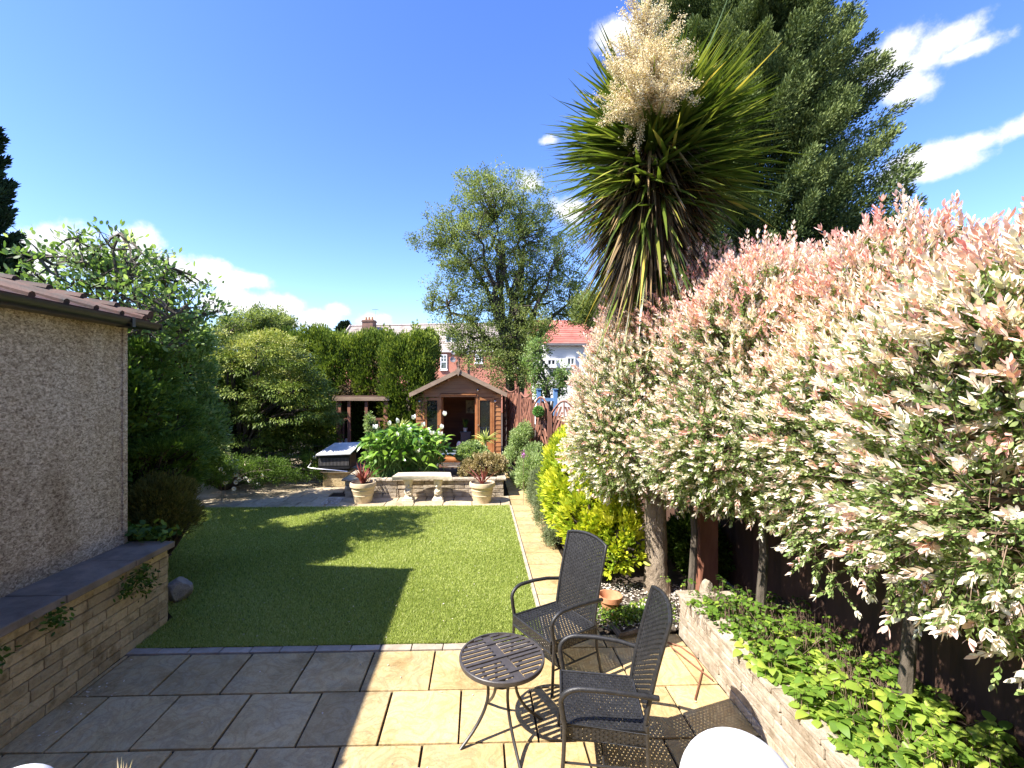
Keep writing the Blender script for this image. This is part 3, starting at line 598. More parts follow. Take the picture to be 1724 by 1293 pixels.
def tubchair(x, y, label):
    t = T('tub_chair', label, 'chair', wl_(x,y,0)); m = M(); m.bb((-.24,-.22,.3),(.24,.22,.42)); m.build('seat', MT['greylid'], t, bevel=.03); m = M(); m.bb((-.26,.18,.3),(.26,.26,.82)); m.build('backrest', MT['greylid'], t, bevel=.03); m = M()
    m.bb((-.3,-.22,.3),(-.245,.22,.6)); m.build('armrest', MT['greylid'], t, bevel=.02); m = M(); m.bb((.245,-.22,.3),(.3,.22,.6)); m.build('armrest', MT['greylid'], t, bevel=.02)
    for a in (-.2,.2):
        for c in (-.17,.17): m = M(); m.tube([(a,c,.3),(a*1.05,c*1.05,0)],[.02,.013],6); m.build('leg', MT['frame'], t)
tubchair(.84,.9,'pale grey armchair seen through right summerhouse door')

# ------------------------------------------------------------------ open brown shelter
s0, s1 = W(567,668,14.6), W(656,668,14.6); t = T('garden_shelter', 'open fronted dark brown timber shelter beside summerhouse', 'shelter', ((s0.x+s1.x)/2,14.6,0))
zt = s0.z; m = M(); m.bb((s0.x-.1,14.42,zt-.12),(s1.x+.02,14.46,zt+.0)); m.build('fascia', MT['barge'], t, True); m = M(); m.bb((s0.x-.1,14.47,zt-.02),(s1.x+.02,16.0,zt+.02)); m.build('roof', MT['darkbrown'], t, True)
m = M(); m.bb((s0.x,15.9,0),(s1.x,15.94,zt-.03)); m.bb((s0.x-.02,14.6,0),(s0.x+.02,15.9,zt-.03)); m.bb((s1.x-.02,14.7,0),(s1.x+.02,15.9,zt-.03)); m.build('board_wall', MT['darkbrown'], t, True)
for px_, wd in ((572,.09),(588,.09),(617,.09),(650,.14)):
    p = W(px_,700,14.55); m = M(); m.bb((p.x-wd/2,14.5,0),(p.x+wd/2,14.59,zt-.12)); m.build('post', MT['brown'], t, True)
for a,b2 in ((572,588),(617,650)):
    p, q = W(a,705,14.54), W(b2,705,14.54); m = M(); m.bb((p.x+.045,14.51,p.z-.05),(q.x-.07,14.57,p.z+.02)); m.build('rail', MT['brown'], t, True); m = M()
    k = p.x+.12
    while k < q.x-.1: m.bb((k-.022,14.525,.5),(k+.022,14.555,p.z-.05)); k += .14
    m.bb((p.x+.045,14.52,.42),(q.x-.07,14.57,.5)); m.build('balustrade', MT['brown'], t, True)
for i, px_ in enumerate((574,583)):
    p = W(px_,745,15.0); t = T('white_canister', ['white plastic canister inside shelter, the left one','white plastic canister inside shelter, the right one'][i], 'canister', (p.x,15,0.5)); m = M(); m.lathe((0,0,0),[(0,0),(.08,0),(.085,.2),(.05,.26),(.03,.32),(0,.32)],14); m.build('canister_body', MT['greylid'], t, smooth=True)
    m = M(); m.bb((-.12,-.12,-.5),(.12,.12,-.002)); tt = T('upturned_box', ['dark box under the left white canister','dark box under the right white canister'][i], 'box', (p.x,15,.5)); m.build('box_body', MT['darkbrown'], tt)

# ------------------------------------------------------------------ houses
def window_on(par, c, wd, h, rot, sash=True):
    """c centre on the wall, rot wall rotation about z; frame proud of wall"""
    m = M(); Rz = Matrix.Rotation(rot,3,'Z'); c = Vector(c); f = .09
    bx = lambda x0,x1,z0,z1,y0,y1: m.box(c+Rz@Vector(((x0+x1)/2,(y0+y1)/2,(z0+z1)/2)), (x1-x0,y1-y0,z1-z0), rot=Rz)
    bx(-wd/2,-wd/2+f,-h/2,h/2,-.12,.0); bx(wd/2-f,wd/2,-h/2,h/2,-.12,0); bx(-wd/2+f,wd/2-f,h/2-f,h/2,-.12,0); bx(-wd/2+f,wd/2-f,-h/2,-h/2+f,-.12,0)
    bx(-wd/2+f,wd/2-f,-.04,.04,-.11,0) if sash else bx(-.03,.03,-h/2+f,h/2-f,-.11,0)
    if sash: bx(-.03,.03,.04,h/2-f,-.1,0); bx(-wd/2+f,-.03,h/4-.02,h/4+.02,-.1,0); bx(.03,wd/2-f,h/4-.02,h/4+.02,-.1,0)
    o = m.build('window', MT['winwhite'], par, True)
    m = M(); bx(-wd/2+f,wd/2-f,-h/2+f,h/2-f,-.05,-.03); m.build('pane', MT['darkglass'], o, True)
    m = M(); bx(-wd/2-.08,wd/2+.08,-h/2-.12,-h/2,-.2,0); m.build('sill', MT['winwhite'], o, True)
th = T('brick_terrace', 'red brick terraced house with long grey slate roof and white dormer', 'house', (0,46,0))
RZ = R(-9); Rz = Matrix.Rotation(RZ,3,'Z'); O = Vector((0,45,0)); 
def tl(x,y,z): return O+Rz@Vector((x,y,z))
X0, X1, ZE, ZR, DH = -15.2, 9.0, 6.1, 9.3, 8.6
def tbox(m, a, b2, j=0): m.box(tl(*[(a[i]+b2[i])/2 for i in range(3)]), [abs(b2[i]-a[i]) for i in range(3)], rot=Rz, j=j)
m = M(); tbox(m,(X0,0,0),(X1,DH,ZE)); m.add([tl(X0,0,ZE),tl(X0,DH,ZE),tl(X0,DH/2,ZR),tl(X0+.3,0,ZE),tl(X0+.3,DH,ZE),tl(X0+.3,DH/2,ZR)],[(0,1,2),(3,5,4),(0,2,5,3),(1,4,5,2)]); m.build('wall', MT['brick'], th, True)
m = M()
nx = 10
for i in range(nx):
    for k in range(14):
        a0 = X0-.2+(X1-X0+.4)*i/nx; a1 = X0-.2+(X1-X0+.4)*(i+1)/nx; f0 = -.05+k/14*1.05; f1 = f0+1.05/14
        y0 = DH/2*f0; y1 = DH/2*f1; z0 = ZE+(ZR-ZE)*f0; z1 = ZE+(ZR-ZE)*f1
        m.add([tl(a0,y0,z0+.12),tl(a1,y0,z0+.12),tl(a1,y1,z1+.07),tl(a0,y1,z1+.07),tl(a0,y0,z0+.02),tl(a1,y0,z0+.02)],[(0,1,2,3),(4,5,1,0)], r=random.random()*.4+(i*37%10)/10*.6)
m.add([tl(X0-.2,DH/2,ZR+.07),tl(X1+.2,DH/2,ZR+.07),tl(X1+.2,DH+.2,ZE),tl(X0-.2,DH+.2,ZE)],[(0,1,2,3)]); rf = m.build('roof', MT['slate'], th, True)
m = M(); m.tube([tl(X0-.2,DH/2,ZR+.12),tl(X1,DH/2,ZR+.12)],.12,6); 
for x in (X0-.1,-1.2): 
    m.tube([tl(x,-.1,ZE+.1),tl(x,DH/2,ZR+.17)],.13,5)
m.build('ridge_tiles', MT['slate'], rf, True)
m = M(); tbox(m,(X0,-.2,ZE-.12),(X1,-.05,ZE+.02)); m.build('gutter', MT['winwhite'], th, True)
def chimney(px_, wdt, hgt):
    pass
def on_plane(px_, py_, yl):   # hit of the pixel ray with the terrace-local plane y = yl, in local coords
    d = ray(px_,py_); o = Vector((0,0,H))-O; Ri = Rz.transposed(); o = Ri@o; dl = Ri@d; t_ = (yl-o.y)/dl.y; return o+dl*t_
c = on_plane(621,576,DH/2-1.2); m = M(); tbox(m,(c.x-.62,DH/2-1.6,ZR-1.5),(c.x+.62,DH/2-.6,ZR+.55)); tbox(m,(c.x-.70,DH/2-1.68,ZR+.35),(c.x+.70,DH/2-.52,ZR+.45)); ch = m.build('chimney', pm('sooty brick',(.10,.06,.045),(.20,.11,.08),2,.9), rf, True)
m = M()
for q in (-.35,.0,.35): m.lathe(tl(c.x+q,DH/2-1.1,ZR+.55),[(.13,0),(.11,.35),(.08,.35),(.08,0)],8)
m.build('chimney_pots', MT['terra'], ch, True)
m = M(); b0 = tl(c.x+.5,DH/2-.6,ZR+.3); m.tube([b0,b0+Vector((0,0,1.6))],.03,5); m.tube([b0+Vector((-.35,0,1.5)),b0+Vector((.35,0,1.5))],.02,4)
for q in (-.3,-.1,.1,.3): m.tube([b0+Vector((q,-.2,1.5)),b0+Vector((q,.2,1.5))],.015,4)
m.build('aerial', MT['steel'], ch, True)
def dormer(pa, pb, pyt, pyb):
    a = on_plane(pa,pyb,1.3); b2 = on_plane(pb,pyt,1.3); m = M(); tbox(m,(a.x,1.3,a.z-.5),(b2.x,4.0,b2.z)); m.build('dormer', MT['winwhite'], rf, True); wd = (b2.x-a.x)
    m = M(); tbox(m,(a.x-.15,1.15,b2.z),(b2.x+.15,4.1,b2.z+.12)); m.build('dormer_roof', MT['slate'], rf, True)
    k = 3 if wd > 1.6 else 2
    m = M()
    for i in range(k): tbox(m,(a.x+wd*(i+.14)/k,1.27,a.z+.1),(a.x+wd*(i+.86)/k,1.295,b2.z-.12))
    m.build('dormer_pane', MT['darkglass'], rf, True)
dormer(750,769,562,577); dormer(631,641,566,577)
for (pa,pb,pt,pbm) in ((742,753,597,622),(800,812,596,611),(770,778,640,660),(860,872,597,620)):
    a = on_plane((pa+pb)/2,(pt+pbm)/2,0); q = on_plane(pa,pt,0); window_on(th, tl(a.x,0,a.z), abs(a.x-q.x)*2, abs(q.z-a.z)*2, RZ)
for (px_,py_,rr) in ((762,606,.3),(785,593,.28),(763,594,.24)):
    a = on_plane(px_,py_,-.25); m = M(); m.lathe((0,0,0),[(0,0),(rr*.6,.03),(rr,.1),(rr*.97,.12),(0,.03)],14); o = m.build('satellite_dish', MT['greyfurn'], th); o.rotation_euler = (R(75),0,.3); o.location = tl(a.x,-.25,a.z)-Vector(th.location)
a = on_plane(788,600,-.08); m = M(); m.tube([tl(a.x,-.08,0),tl(a.x,-.08,ZE-.1)],.06,6); m.build('drainpipe', MT['gutter'], th, True)
for px_,py_ in ((678,567),(716,568)):
    a = on_plane(px_,py_,DH/4); m = M(); zz = ZE+(ZR-ZE)*.5+.12; tb = [(a.x-.5,DH/4-.6),(a.x+.5,DH/4-.6),(a.x+.5,DH/4+.6),(a.x-.5,DH/4+.6)]
    m.add([tl(x,y,ZE+(ZR-ZE)*y/(DH/2)+.16) for x,y in tb],[(0,1,2,3)]); m.build('skylight', MT['darkglass'], rf, True)
# white house
wh = T('white_house', 'white rendered house with red tiled roof behind the fence', 'house', (4.6,27,0))
a = W(918,578,26); b2 = W(1075,578,26); ze = a.z
m = M(); m.bb((a.x,26,0),(b2.x+3,33,ze)); m.build('wall', MT['render'], wh, True)
m = M(); zr2 = ze+1.75
for i in range(12):
    f0, f1 = i/12, (i+1)/12
    m.add([(a.x-.3,25.8+3.7*f0,ze-.05+1.9*f0+.06),(b2.x+3.2,25.8+3.7*f0,ze-.05+1.9*f0+.06),(b2.x+3.2,25.8+3.7*f1,ze-.05+1.9*f1+.01),(a.x-.3,25.8+3.7*f1,ze-.05+1.9*f1+.01),(a.x-.3,25.8+3.7*f0,ze-.05+1.9*f0),(b2.x+3.2,25.8+3.7*f0,ze-.05+1.9*f0)],[(0,1,2,3),(4,5,1,0)])
m.add([(a.x-.3,29.5,ze+1.86),(b2.x+3.2,29.5,ze+1.86),(b2.x+3.2,33.2,ze-.05),(a.x-.3,33.2,ze-.05)],[(0,1,2,3)]); rf2 = m.build('roof', MT['redroof'], wh, True)
m = M(); m.bb((a.x-.3,25.72,ze-.14),(b2.x+3.2,25.8,ze-.02)); m.build('gutter', MT['greyfurn'], wh, True)
for pa,pb,pt,pbm in ((920,936,604,616),(953,968,601,616),(995,1010,601,618)):
    p, q = W(pa,pt,26), W(pb,pbm,26); window_on(wh, ((p.x+q.x)/2,26,(p.z+q.z)/2), q.x-p.x, p.z-q.z, 0, False)
m = M(); m.bb((7.6,29.0,ze+1.5),(8.4,29.8,ze+3.0)); m.build('chimney', MT['brick'], rf2, True)

# ------------------------------------------------------------------ furniture: wicker chairs, slatted table
def weave(m, S, nu, nv, wid, amp, pu, sw=.3):
    """ribbons running along u; nu strands crossed, nv rows. S(u,v)->(point, normal)"""
    sg = nu*2
    for j in range(nv):
        v = (j+.5)/nv; dv = wid/2/nv; vs = []
        for i in range(sg+1):
            u = i/sg; p, nn = S(u, v); o = amp*math.sin(PI*(i/2+.5)+PI*j) if i%2 == 0 else 0
            a, _ = S(u, v-dv); b2, _ = S(u, v+dv); vs += [a+nn*o, b2+nn*o]
        m.add(vs, [(2*i,2*i+2,2*i+3,2*i+1) for i in range(sg)])
    for i in range(nu):
        u = (i+.5)/nu; du = sw/nu; vs = []
        for j in range(0, nv*1+1):
            v = j/nv; p, nn = S(u,v); a, _ = S(u-du,v); b2, _ = S(u+du,v); vs += [a-nn*.0, b2-nn*.0]
        m.add(vs, [(2*j,2*j+2,2*j+3,2*j+1) for j in range(nv)])
def make_chair(label):
    t = T('wicker_chair', label, 'chair', (0,0,0), 0, 'black wicker chairs round the slatted table')
    wd = .25; zs = .42; ZT = 1.085
    def back(u, v):
        x = (u-.5)*2*wd*(1-.0*v); z = .40+(ZT-.40)*v+ .035*(1-(2*u-1)**2)*v; y = .24+.15*max(v,0)**1.3+.035*(1-(2*u-1)**2)
        return Vector((x,y,z)), Vector((0,-1,.2)).normalized()
    m = M(); weave(m, back, 20, 44, 1.04, .004, 0, .40); m.build('backrest', MT['wicker'], t, smooth=False)
    m = M(); pts = [back(0,v/14)[0] for v in range(15)]+[back(u/14,1)[0] for u in range(1,15)]+[back(1,1-v/14)[0] for v in range(1,15)]; m.tube(pts, .014, 8); m.build('back_rim', MT['wicker'], t, smooth=True)
    def seat(u, v):
        x = (u-.5)*2*(wd+.01); y = -.25+.50*v; z = zs-.018*math.sin(PI*u)*math.sin(PI*v)
        return Vector((x,y,z)), Vector((0,0,1))
    m = M(); weave(m, seat, 20, 32, .93, .003, 0, .33)
    for (x0,y0,x1,y1) in ((-wd-.015,-.255,wd+.015,-.255),(-wd-.015,-.255,-wd-.015,.25),(wd+.015,.25,wd+.015,-.255),(wd+.015,.26,-wd-.015,.26)):
        def ap(u, v, x0=x0,y0=y0,x1=x1,y1=y1):
            return Vector((x0+(x1-x0)*u, y0+(y1-y0)*u, zs-.085+.085*v)), Vector((y1-y0,-(x1-x0),0)).normalized()
        weave(m, ap, 20, 6, .97, .003, 0, .4)
    m.build('seat', MT['wicker'], t)
    m = M(); z = zs; m.tube([(-wd-.015,-.255,z),(wd+.015,-.255,z),(wd+.015,.25,z),(-wd-.015,.25,z),(-wd-.015,-.255,z)],.012,8); z = zs-.085; m.tube([(-wd-.015,-.255,z),(wd+.015,-.255,z),(wd+.015,.25,z),(-wd-.015,.25,z),(-wd-.015,-.255,z)],.010,8); m.build('seat_frame', MT['wicker'], t, smooth=True)
    for sx in (-1,1):
        X = sx*(wd+.035); m = M(); pts = [(X,-.235,.42),(X,-.25,.50),(X,-.26,.57)]
        for k in range(1,9):
            a = k/8*PI/2; pts.append((X+sx*.012*math.sin(a), -.26+.13*(1-math.cos(a)), .57+.10*math.sin(a)))
        pts += [(X+sx*.012,.0,.672),(X+sx*.005,.15,.662),(X-sx*.02,.32,.635)]
        m.tube(pts, .0165, 10); m.build('armrest', MT['wicker'], t, smooth=True)
        m = M(); m.tube([(X,-.235,.46),(X+sx*.0,-.245,.22),(X+sx*.012,-.265,0)],[.013,.013,.012],8); m.tube([(X+sx*.012,-.265,.0),(X+sx*.012,-.265,.018)],.016,8); m.build('leg', MT['tubem'], t, smooth=True)
        m = M(); m.tube([(sx*(wd+.01),.25,.46),(sx*(wd+.012),.262,.22),(sx*(wd+.03),.30,0)],[.013,.013,.012],8); m.tube([(sx*(wd+.03),.30,.0),(sx*(wd+.03),.30,.018)],.016,8); m.build('leg', MT['tubem'], t, smooth=True)
    m = M(); m.tube([(-wd-.03,-.24,.2),(-wd-.02,.262,.2)],.007,6); m.tube([(wd+.03,-.24,.2),(wd+.02,.262,.2)],.007,6); m.tube([(-wd-.025,0,.2),(wd+.025,0,.2)],.007,6); m.build('stretcher', MT['tubem'], t, smooth=True)
    return t
ch1 = make_chair('high backed black wicker armchair standing beside the lawn, farther of the two')
C1 = (.675,4.02); C2 = (.81,3.0)
ch1.location = (*C1,0); ch1.rotation_euler = (0,0,math.atan2(.5,.87)-PI/2+PI - PI/2*0 - 0)
def face_rot(dx, dy): return math.atan2(dy,dx)+PI/2     # local -Y looks along (dx,dy)
ch1.rotation_euler = (0,0,face_rot(-.87,-.5))
dup(ch1, (*C2,0), face_rot(-.985,.17), 'high backed black wicker armchair nearest the camera, right of slatted table')
TC = Vector((.17,3.28,0)); TH = .56; TR = .305
t = T('side_table', 'round dark grey slatted metal side table in front of the chairs', 'table', TC)
m = M(); n = 48; pr = [(TR,TH-.035),(TR+.004,TH-.02),(TR+.004,TH-.004),(TR,TH),(TR-.012,TH),(TR-.014,TH-.03),(TR,TH-.035)]; m.lathe((0,0,0),pr,56); m.build('rim', MT['tabletop'], t, smooth=True)
sa = R(24); rot = Matrix.Rotation(sa,3,'Z'); m = M(); k = 13; pt = 2*(TR-.012)/k
for i in range(k):
    y = -(TR-.012)+pt*(i+.5); hx = math.sqrt(max(TR**2-(abs(y)+pt*.3)**2,.0004))-.008
    for a,b2 in ((-hx,-.035),(.035,hx)):
        if i%4 == 2: a,b2 = ((-hx,0) if a < 0 else (0,hx))
        m.box(rot@Vector(((a+b2)/2,y,TH-.008)),(b2-a,pt*.62,.008),rot=rot)
m.build('slatted_top', MT['tabletop'], t)
m = M(); m.box((0,0,TH-.018),(.07,2*TR-.03,.008),rot=rot); m.box((0,0,TH-.026),(2*TR-.03,.05,.007),rot=rot); m.build('cross_brace', MT['tabletop'], t)
for (fx,fy) in ((.27,2.98),(-.13,3.13),(.45,3.39),(.07,3.58)):
    v = Vector((fx,fy,0))-TC; q = v.normalized(); Ln = .33
    m = M(); pts = []
    for i in range(13):
        s = i/12; rr = .14*(1-s)**2+.035+ (Ln-.03)*max(0,(s-.15)/.85)**2.0 if s < 1 else Ln
        zz = TH-.03-(TH-.03)*s; pts.append(q*rr+Vector((0,0,zz)))
    m.tube(pts, .0115, 8); m.build('leg', MT['tubem'], t, smooth=True)
m = M(); m.lathe((0,0,.34),[(.03,0),(.055,.004),(.055,.012),(.03,.016)],20); m.build('leg_collar', MT['tubem'], t, smooth=True)

# bench
bx = (W(686,847,9.83).x+W(736,847,9.83).x)/2; t = T('stone_bench', 'curved cream stone bench on carved pedestals in front of planter', 'bench', (bx,9.99,0)); BZ = .60
m = M(); n = 20; pts = []
def arc(s): x = (s-.5)*1.24; return x, .10*(1-(2*s-1)**2)
o_ = [];
for i in range(n+1): x, y = arc(i/n); o_.append((x*1.0, -.24+y*.9, 0))
i_ = []
for i in range(n+1): x, y = arc(i/n); i_.append((x*.93, .17+y*.4, 0))
loop = o_+i_[::-1]; k = len(loop)
m.add([(x,y,BZ-.09) for x,y,_ in loop]+[(x*1.03,y*1.06,BZ-.04) for x,y,_ in loop]+[(x*1.03,y*1.06,BZ-.012) for x,y,_ in loop]+[(x,y,BZ) for x,y,_ in loop], [tuple(range(k)),tuple(range(4*k-1,3*k-1,-1))]+[(l*k+i,l*k+(i+1)%k,(l+1)*k+(i+1)%k,(l+1)*k+i) for l in range(3) for i in range(k)])
m.build('seat_slab', MT['stonec'], t)
for sx in (-1,1):
    X = sx*.325; m = M(); m.box((X,0,.025),(.25,.28,.05)); m.box((X,0,.068),(.20,.23,.036)); m.add([(X-.10,-.11,.086),(X+.10,-.11,.086),(X+.10,.11,.086),(X-.10,.11,.086),(X-.045,-.05,.15),(X+.045,-.05,.15),(X+.045,.05,.15),(X-.045,.05,.15)],[(0,1,2,3),(4,5,6,7),(0,1,5,4),(1,2,6,5),(2,3,7,6),(3,0,4,7)])
    m.lathe((X,0,.14),[(0,0),(.065,0),(.095,.07),(.08,.14),(.06,.18),(.085,.23),(.10,.29),(.12,.34),(.13,.368),(0,.368)],16)
    m.lathe((X-.03*sx,-.075,.20),[(0,-.03),(.03,-.015),(.04,.015),(.025,.045),(0,.055)],10); m.lathe((X-.02*sx,-.085,.34),[(0,-.03),(.028,-.01),(.03,.015),(.015,.035),(0,.038)],10)
    m.tube([(X-.05,-.09,.24),(X,-.11,.22),(X+.05,-.09,.25)],.016,6); m.tube([(X-.06*sx,-.07,.15),(X-.065*sx,-.10,.18),(X,-.09,.17)],.02,6)
    m.build('pedestal', MT['stonec'], t, smooth=True)
# two pots with red sword leaves
def big_pot(label, x, y, nleaf, seed):
    t = T('planted_pot', label, 'plant pot', (x,y,0), 0, 'cream clay pots with red sword plants')
    m = M(); m.lathe((0,0,0),[(0,0),(.185,0),(.19,.02),(.215,.15),(.222,.16),(.216,.17),(.236,.26),(.244,.27),(.238,.28),(.25,.33),(.28,.345),(.285,.39),(.275,.43),(.255,.435),(.245,.41),(.24,.38),(0,.38)],36); m.build('pot', MT['pot'], t, smooth=True)
    m = M(); m.lathe((0,0,0),[(0,.395),(.238,.392)],20); m.build('pot_soil', SOIL, t)
    n = nleaf; d = nrm(np.stack([rng.normal(0,.36,n),rng.normal(0,.36,n),np.ones(n)],1))
    blades('sword_leaves', np.array([x,y,.38])+np.stack([rng.normal(0,.02,n),rng.normal(0,.02,n),np.zeros(n)],1), d, nrm(rdir(n)*np.array([1,1,.2])), rng.uniform(.40,.70,n), .03, rng.random(n), LM['phorm'], t, prof=BLADE, grav=.25, smooth=False)
p = G(608,848); big_pot('cream ribbed clay pot with bushy red sword plant left of bench', p.x, p.y+.17, 42, 1)
p = G(812,848); big_pot('cream ribbed clay pot with sparse red sword plant right of bench', p.x, p.y+.17, 13, 2)
# terracotta pot
p = W(1055,1014,4.75); t = T('terracotta_pot', 'small empty terracotta pot lying in gravel by the cordyline trunk', 'plant pot', (1.43,4.88,.05))
m = M(); m.lathe((0,0,0),[(0,0),(.075,0),(.105,.14),(.125,.145),(.13,.20),(.118,.2),(.10,.15),(.07,.03),(0,.03)],26); m.build('pot', MT['terra'], t, smooth=True)
# barbecue / covered hot grill
bc = W(572,775,11.7); t = T('barbecue', 'black barbecue with pale sloping lid and chrome rail on stone piers', 'barbecue', (bc.x-.02,11.7,0))
m = M(); m.bb((-.42,-.3,.46),(.36,.3,.80)); m.build('firebox', MT['black'], t, bevel=.015)
m = M()
for i in range(22): m.bb((-.40+i*.034,-.312,.55),(-.388+i*.034,-.302,.74))
m.build('vent_grille', MT['greyfurn'], t)
m = M(); m.add([(-.46,-.38,.80),(.40,-.38,.83),(.50,.36,1.02),(-.22,.36,1.0),(-.46,-.38,.84),(.40,-.38,.87),(.50,.36,1.06),(-.22,.36,1.04)],[(0,1,2,3),(4,5,6,7),(0,1,5,4),(1,2,6,5),(2,3,7,6),(3,0,4,7)]); m.build('lid', MT['greylid'], t, bevel=.012)
m = M(); m.tube([(-.60,-.30,.60),(-.64,-.38,.52),(-.50,-.42,.50),(0,-.44,.46),(.34,-.43,.42)],.018,8); m.tube([(-.60,.2,.62),(-.66,0,.62),(-.60,-.30,.60)],.018,8); m.build('rail', MT['steel'], t, smooth=True)
m = M(); m.lathe((0,0,0),[(0,0),(.06,0),(.07,.03),(.06,.06),(0,.06)],14); o = m.build('side_burner', MT['steel'], t, smooth=True); o.location = (-.53,-.2,.72)
m = M(); m.bb((-.34,-.2,0),(.31,.15,.36)); m.build('pier', MT['block'], t, bevel=.01); m = M(); m.bb((-.4,-.26,.363),(.36,.26,.40)); m.build('pier_cap', MT['paleslab'], t); m = M(); m.bb((-.3,-.2,.403),(.26,.2,.457)); m.build('plinth', MT['black'], t)
p = G(556,806); t = T('yellow_tub', 'small yellow topped black tub on the paving by the barbecue', 'tub', (p.x,p.y,0)); m = M(); m.lathe((0,0,0),[(0,0),(.06,0),(.065,.13),(0,.13)],14); m.build('tub_body', MT['black'], t, smooth=True); m = M(); m.lathe((0,0,.131),[(0,0),(.09,0),(.09,.05),(0,.055)],14); m.build('lid', MT['yellow'], t, smooth=True)
p = W(545,752,13.0); t = T('white_urn', 'white garden urn in shade behind the barbecue', 'urn', (p.x,13.0,0)); m = M(); m.lathe((0,0,0),[(0,0),(.13,0),(.12,.05),(.05,.12),(.05,.5),(.12,.6),(.17,.85),(.19,.88),(.16,.88),(.1,.65),(0,.65)],18); m.build('urn_body', MT['greylid'], t, smooth=True)
# glass table behind planter
p = W(740,775,12.75); q = W(773,775,12.75); t = T('glass_table', 'dark glass garden table with chrome legs behind the planter', 'table', ((p.x+q.x)/2,12.9,0))
w2 = .55; m = M(); m.bb((-w2,-.35,.66),(w2,.35,.67)); m.build('tabletop', MT['tglass'], t, bevel=.003); m = M(); m.tube([(-w2,-.35,.65),(w2,-.35,.65),(w2,.35,.65),(-w2,.35,.65),(-w2,-.35,.65)],.018,6); m.build('table_frame', MT['steel'], t, smooth=True)
m = M(); m.bb((-w2+.02,-.33,.30),(w2-.02,.33,.308)); m.build('lower_shelf', MT['tglass'], t)
for a in (-w2,w2):
    for c in (-.35,.35): m = M(); m.tube([(a,c,.65),(a,c,0)],.02,8); m.build('leg', MT['steel'], t, smooth=True)
# rock, cable, wood post, edging
def rock(name, label, loc, s, mat=None):
    bm = bmesh.new(); bmesh.ops.create_icosphere(bm, subdivisions=3, radius=1); rs = random.Random(int(loc[0]*977+loc[1]*131))
    ax = [Vector([rs.uniform(-1,1) for _ in range(3)]).normalized() for _ in range(9)]
    for v in bm.verts:
        q = v.co.copy()
        for a in ax:
            d = q.dot(a)-.72
            if d > 0: q -= a*d*.9
        v.co = Vector((q.x*s[0],q.y*s[1],q.z*s[2]))
    me = bpy.data.meshes.new(name); bm.to_mesh(me); bm.free(); o = link(name, me, mat or MT['rock'], None, False); o.location = loc; return tag(o, label, 'rock')
rock('rock', 'pale angular rock at lawn edge by end of retaining wall', (-3.52,5.42,.13), (.16,.13,.17))
m = M(); cp = [G(1170,1180),G(1178,1150),G(1183,1128),G(1170,1108),G(1145,1090),G(1120,1082)]; m.tube([(v.x,v.y,.012) for v in cp],.007,6); cp = [G(1128,1092),G(1160,1118),G(1200,1150)]; m.tube([(v.x,v.y,.026) for v in cp],.006,6)
tag(m.build('cable', MT['rope'], smooth=True), 'thin brown cable lying on the slabs beside raised bed wall', 'cable')
m = M(); m.box((2.72,5.35,.75),(.22,.16,1.4),j=.01); tag(m.build('wooden_post', MT['brown'], bevel=.01), 'thick reddish brown timber post standing right of cordyline trunk', 'post')
rock('limestone_lump', 'white sunlit stone lump at foot of reddish post', (2.60,5.1,.2), (.08,.08,.13), MT['whiteblock'])
m = M(); m.tube([G(1012,1035,.04),G(1045,1070,.04),(1.6,4.53,.04),(2.0,4.56,.04)],.03,6); tag(m.build('log_edging', MT['bark'], smooth=True), 'rough timber edging in front of the gravel bed', 'edging')
n = 1500; x = rng.uniform(1.25,2.5,n); y = rng.uniform(4.58,5.6,n); litter('gravel', 'pale gravel chips and litter around the cordyline foot', 'gravel', np.stack([x,y,np.full(n,.04)+rng.random(n)*.015],1), .03, MT['gravel'])
n = 300; x = rng.uniform(-3.35,-3.0,n); y = rng.uniform(9.7,10.3,n); litter('pebbles', 'pale pebbles filling the corner left of the clay pot', 'pebbles', np.stack([x,y,np.full(n,.01)+rng.random(n)*.01],1), .04, MT['gravel'])
# white ball finials of the terrace balustrade
def ball_post(label, px_, py_, Y, rr):
    c = W(px_,py_,Y); t = T('balustrade_post', label, 'post', (c.x,c.y,0)); m = M(); zb = c.z
    pr = [(rr*math.sin(a),-rr*math.cos(a)) for a in np.linspace(.35,PI,22)]; m.lathe((0,0,zb),[(.05,-rr*1.25)]+[(max(q,.0005),z) for q,z in pr],36); m.build('ball_cap', MT['white'], t, smooth=True)
    m = M(); m.bb((-.07,-.07,0),(.07,.07,zb-rr*1.35)); m.bb((-.1,-.1,zb-rr*1.35+.002),(.1,.1,zb-rr*1.35+.03)); m.build('pillar', MT['white'], t, bevel=.005)
ball_post('white round capped post cut off at bottom right corner', 1247, 1345, 1.05, .136)
ball_post('white round capped post cut off at bottom left corner', 18, 1372, 1.15, .098)
p = W(205,1290,1.5)
n = 46; t = T('dried_grass_head', 'dry straw coloured grass tips poking up at bottom edge of patio', 'dried grass', (p.x,p.y,0)); m = M(); m.tube([(0,0,0),(0,0,p.z-.1)],[.006,.003],5); m.build('stem', MT['litter'], t)
blades('seed_head', np.array([p.x,p.y,p.z-.10])+rng.normal(0,.004,(n,3)), nrm(rdir(n)*.5+[0,0,1]), rdir(n), rng.uniform(.05,.12,n), .006, rng.random(n), LM['panicle'], t, prof=BLADE)
exec_plants = True

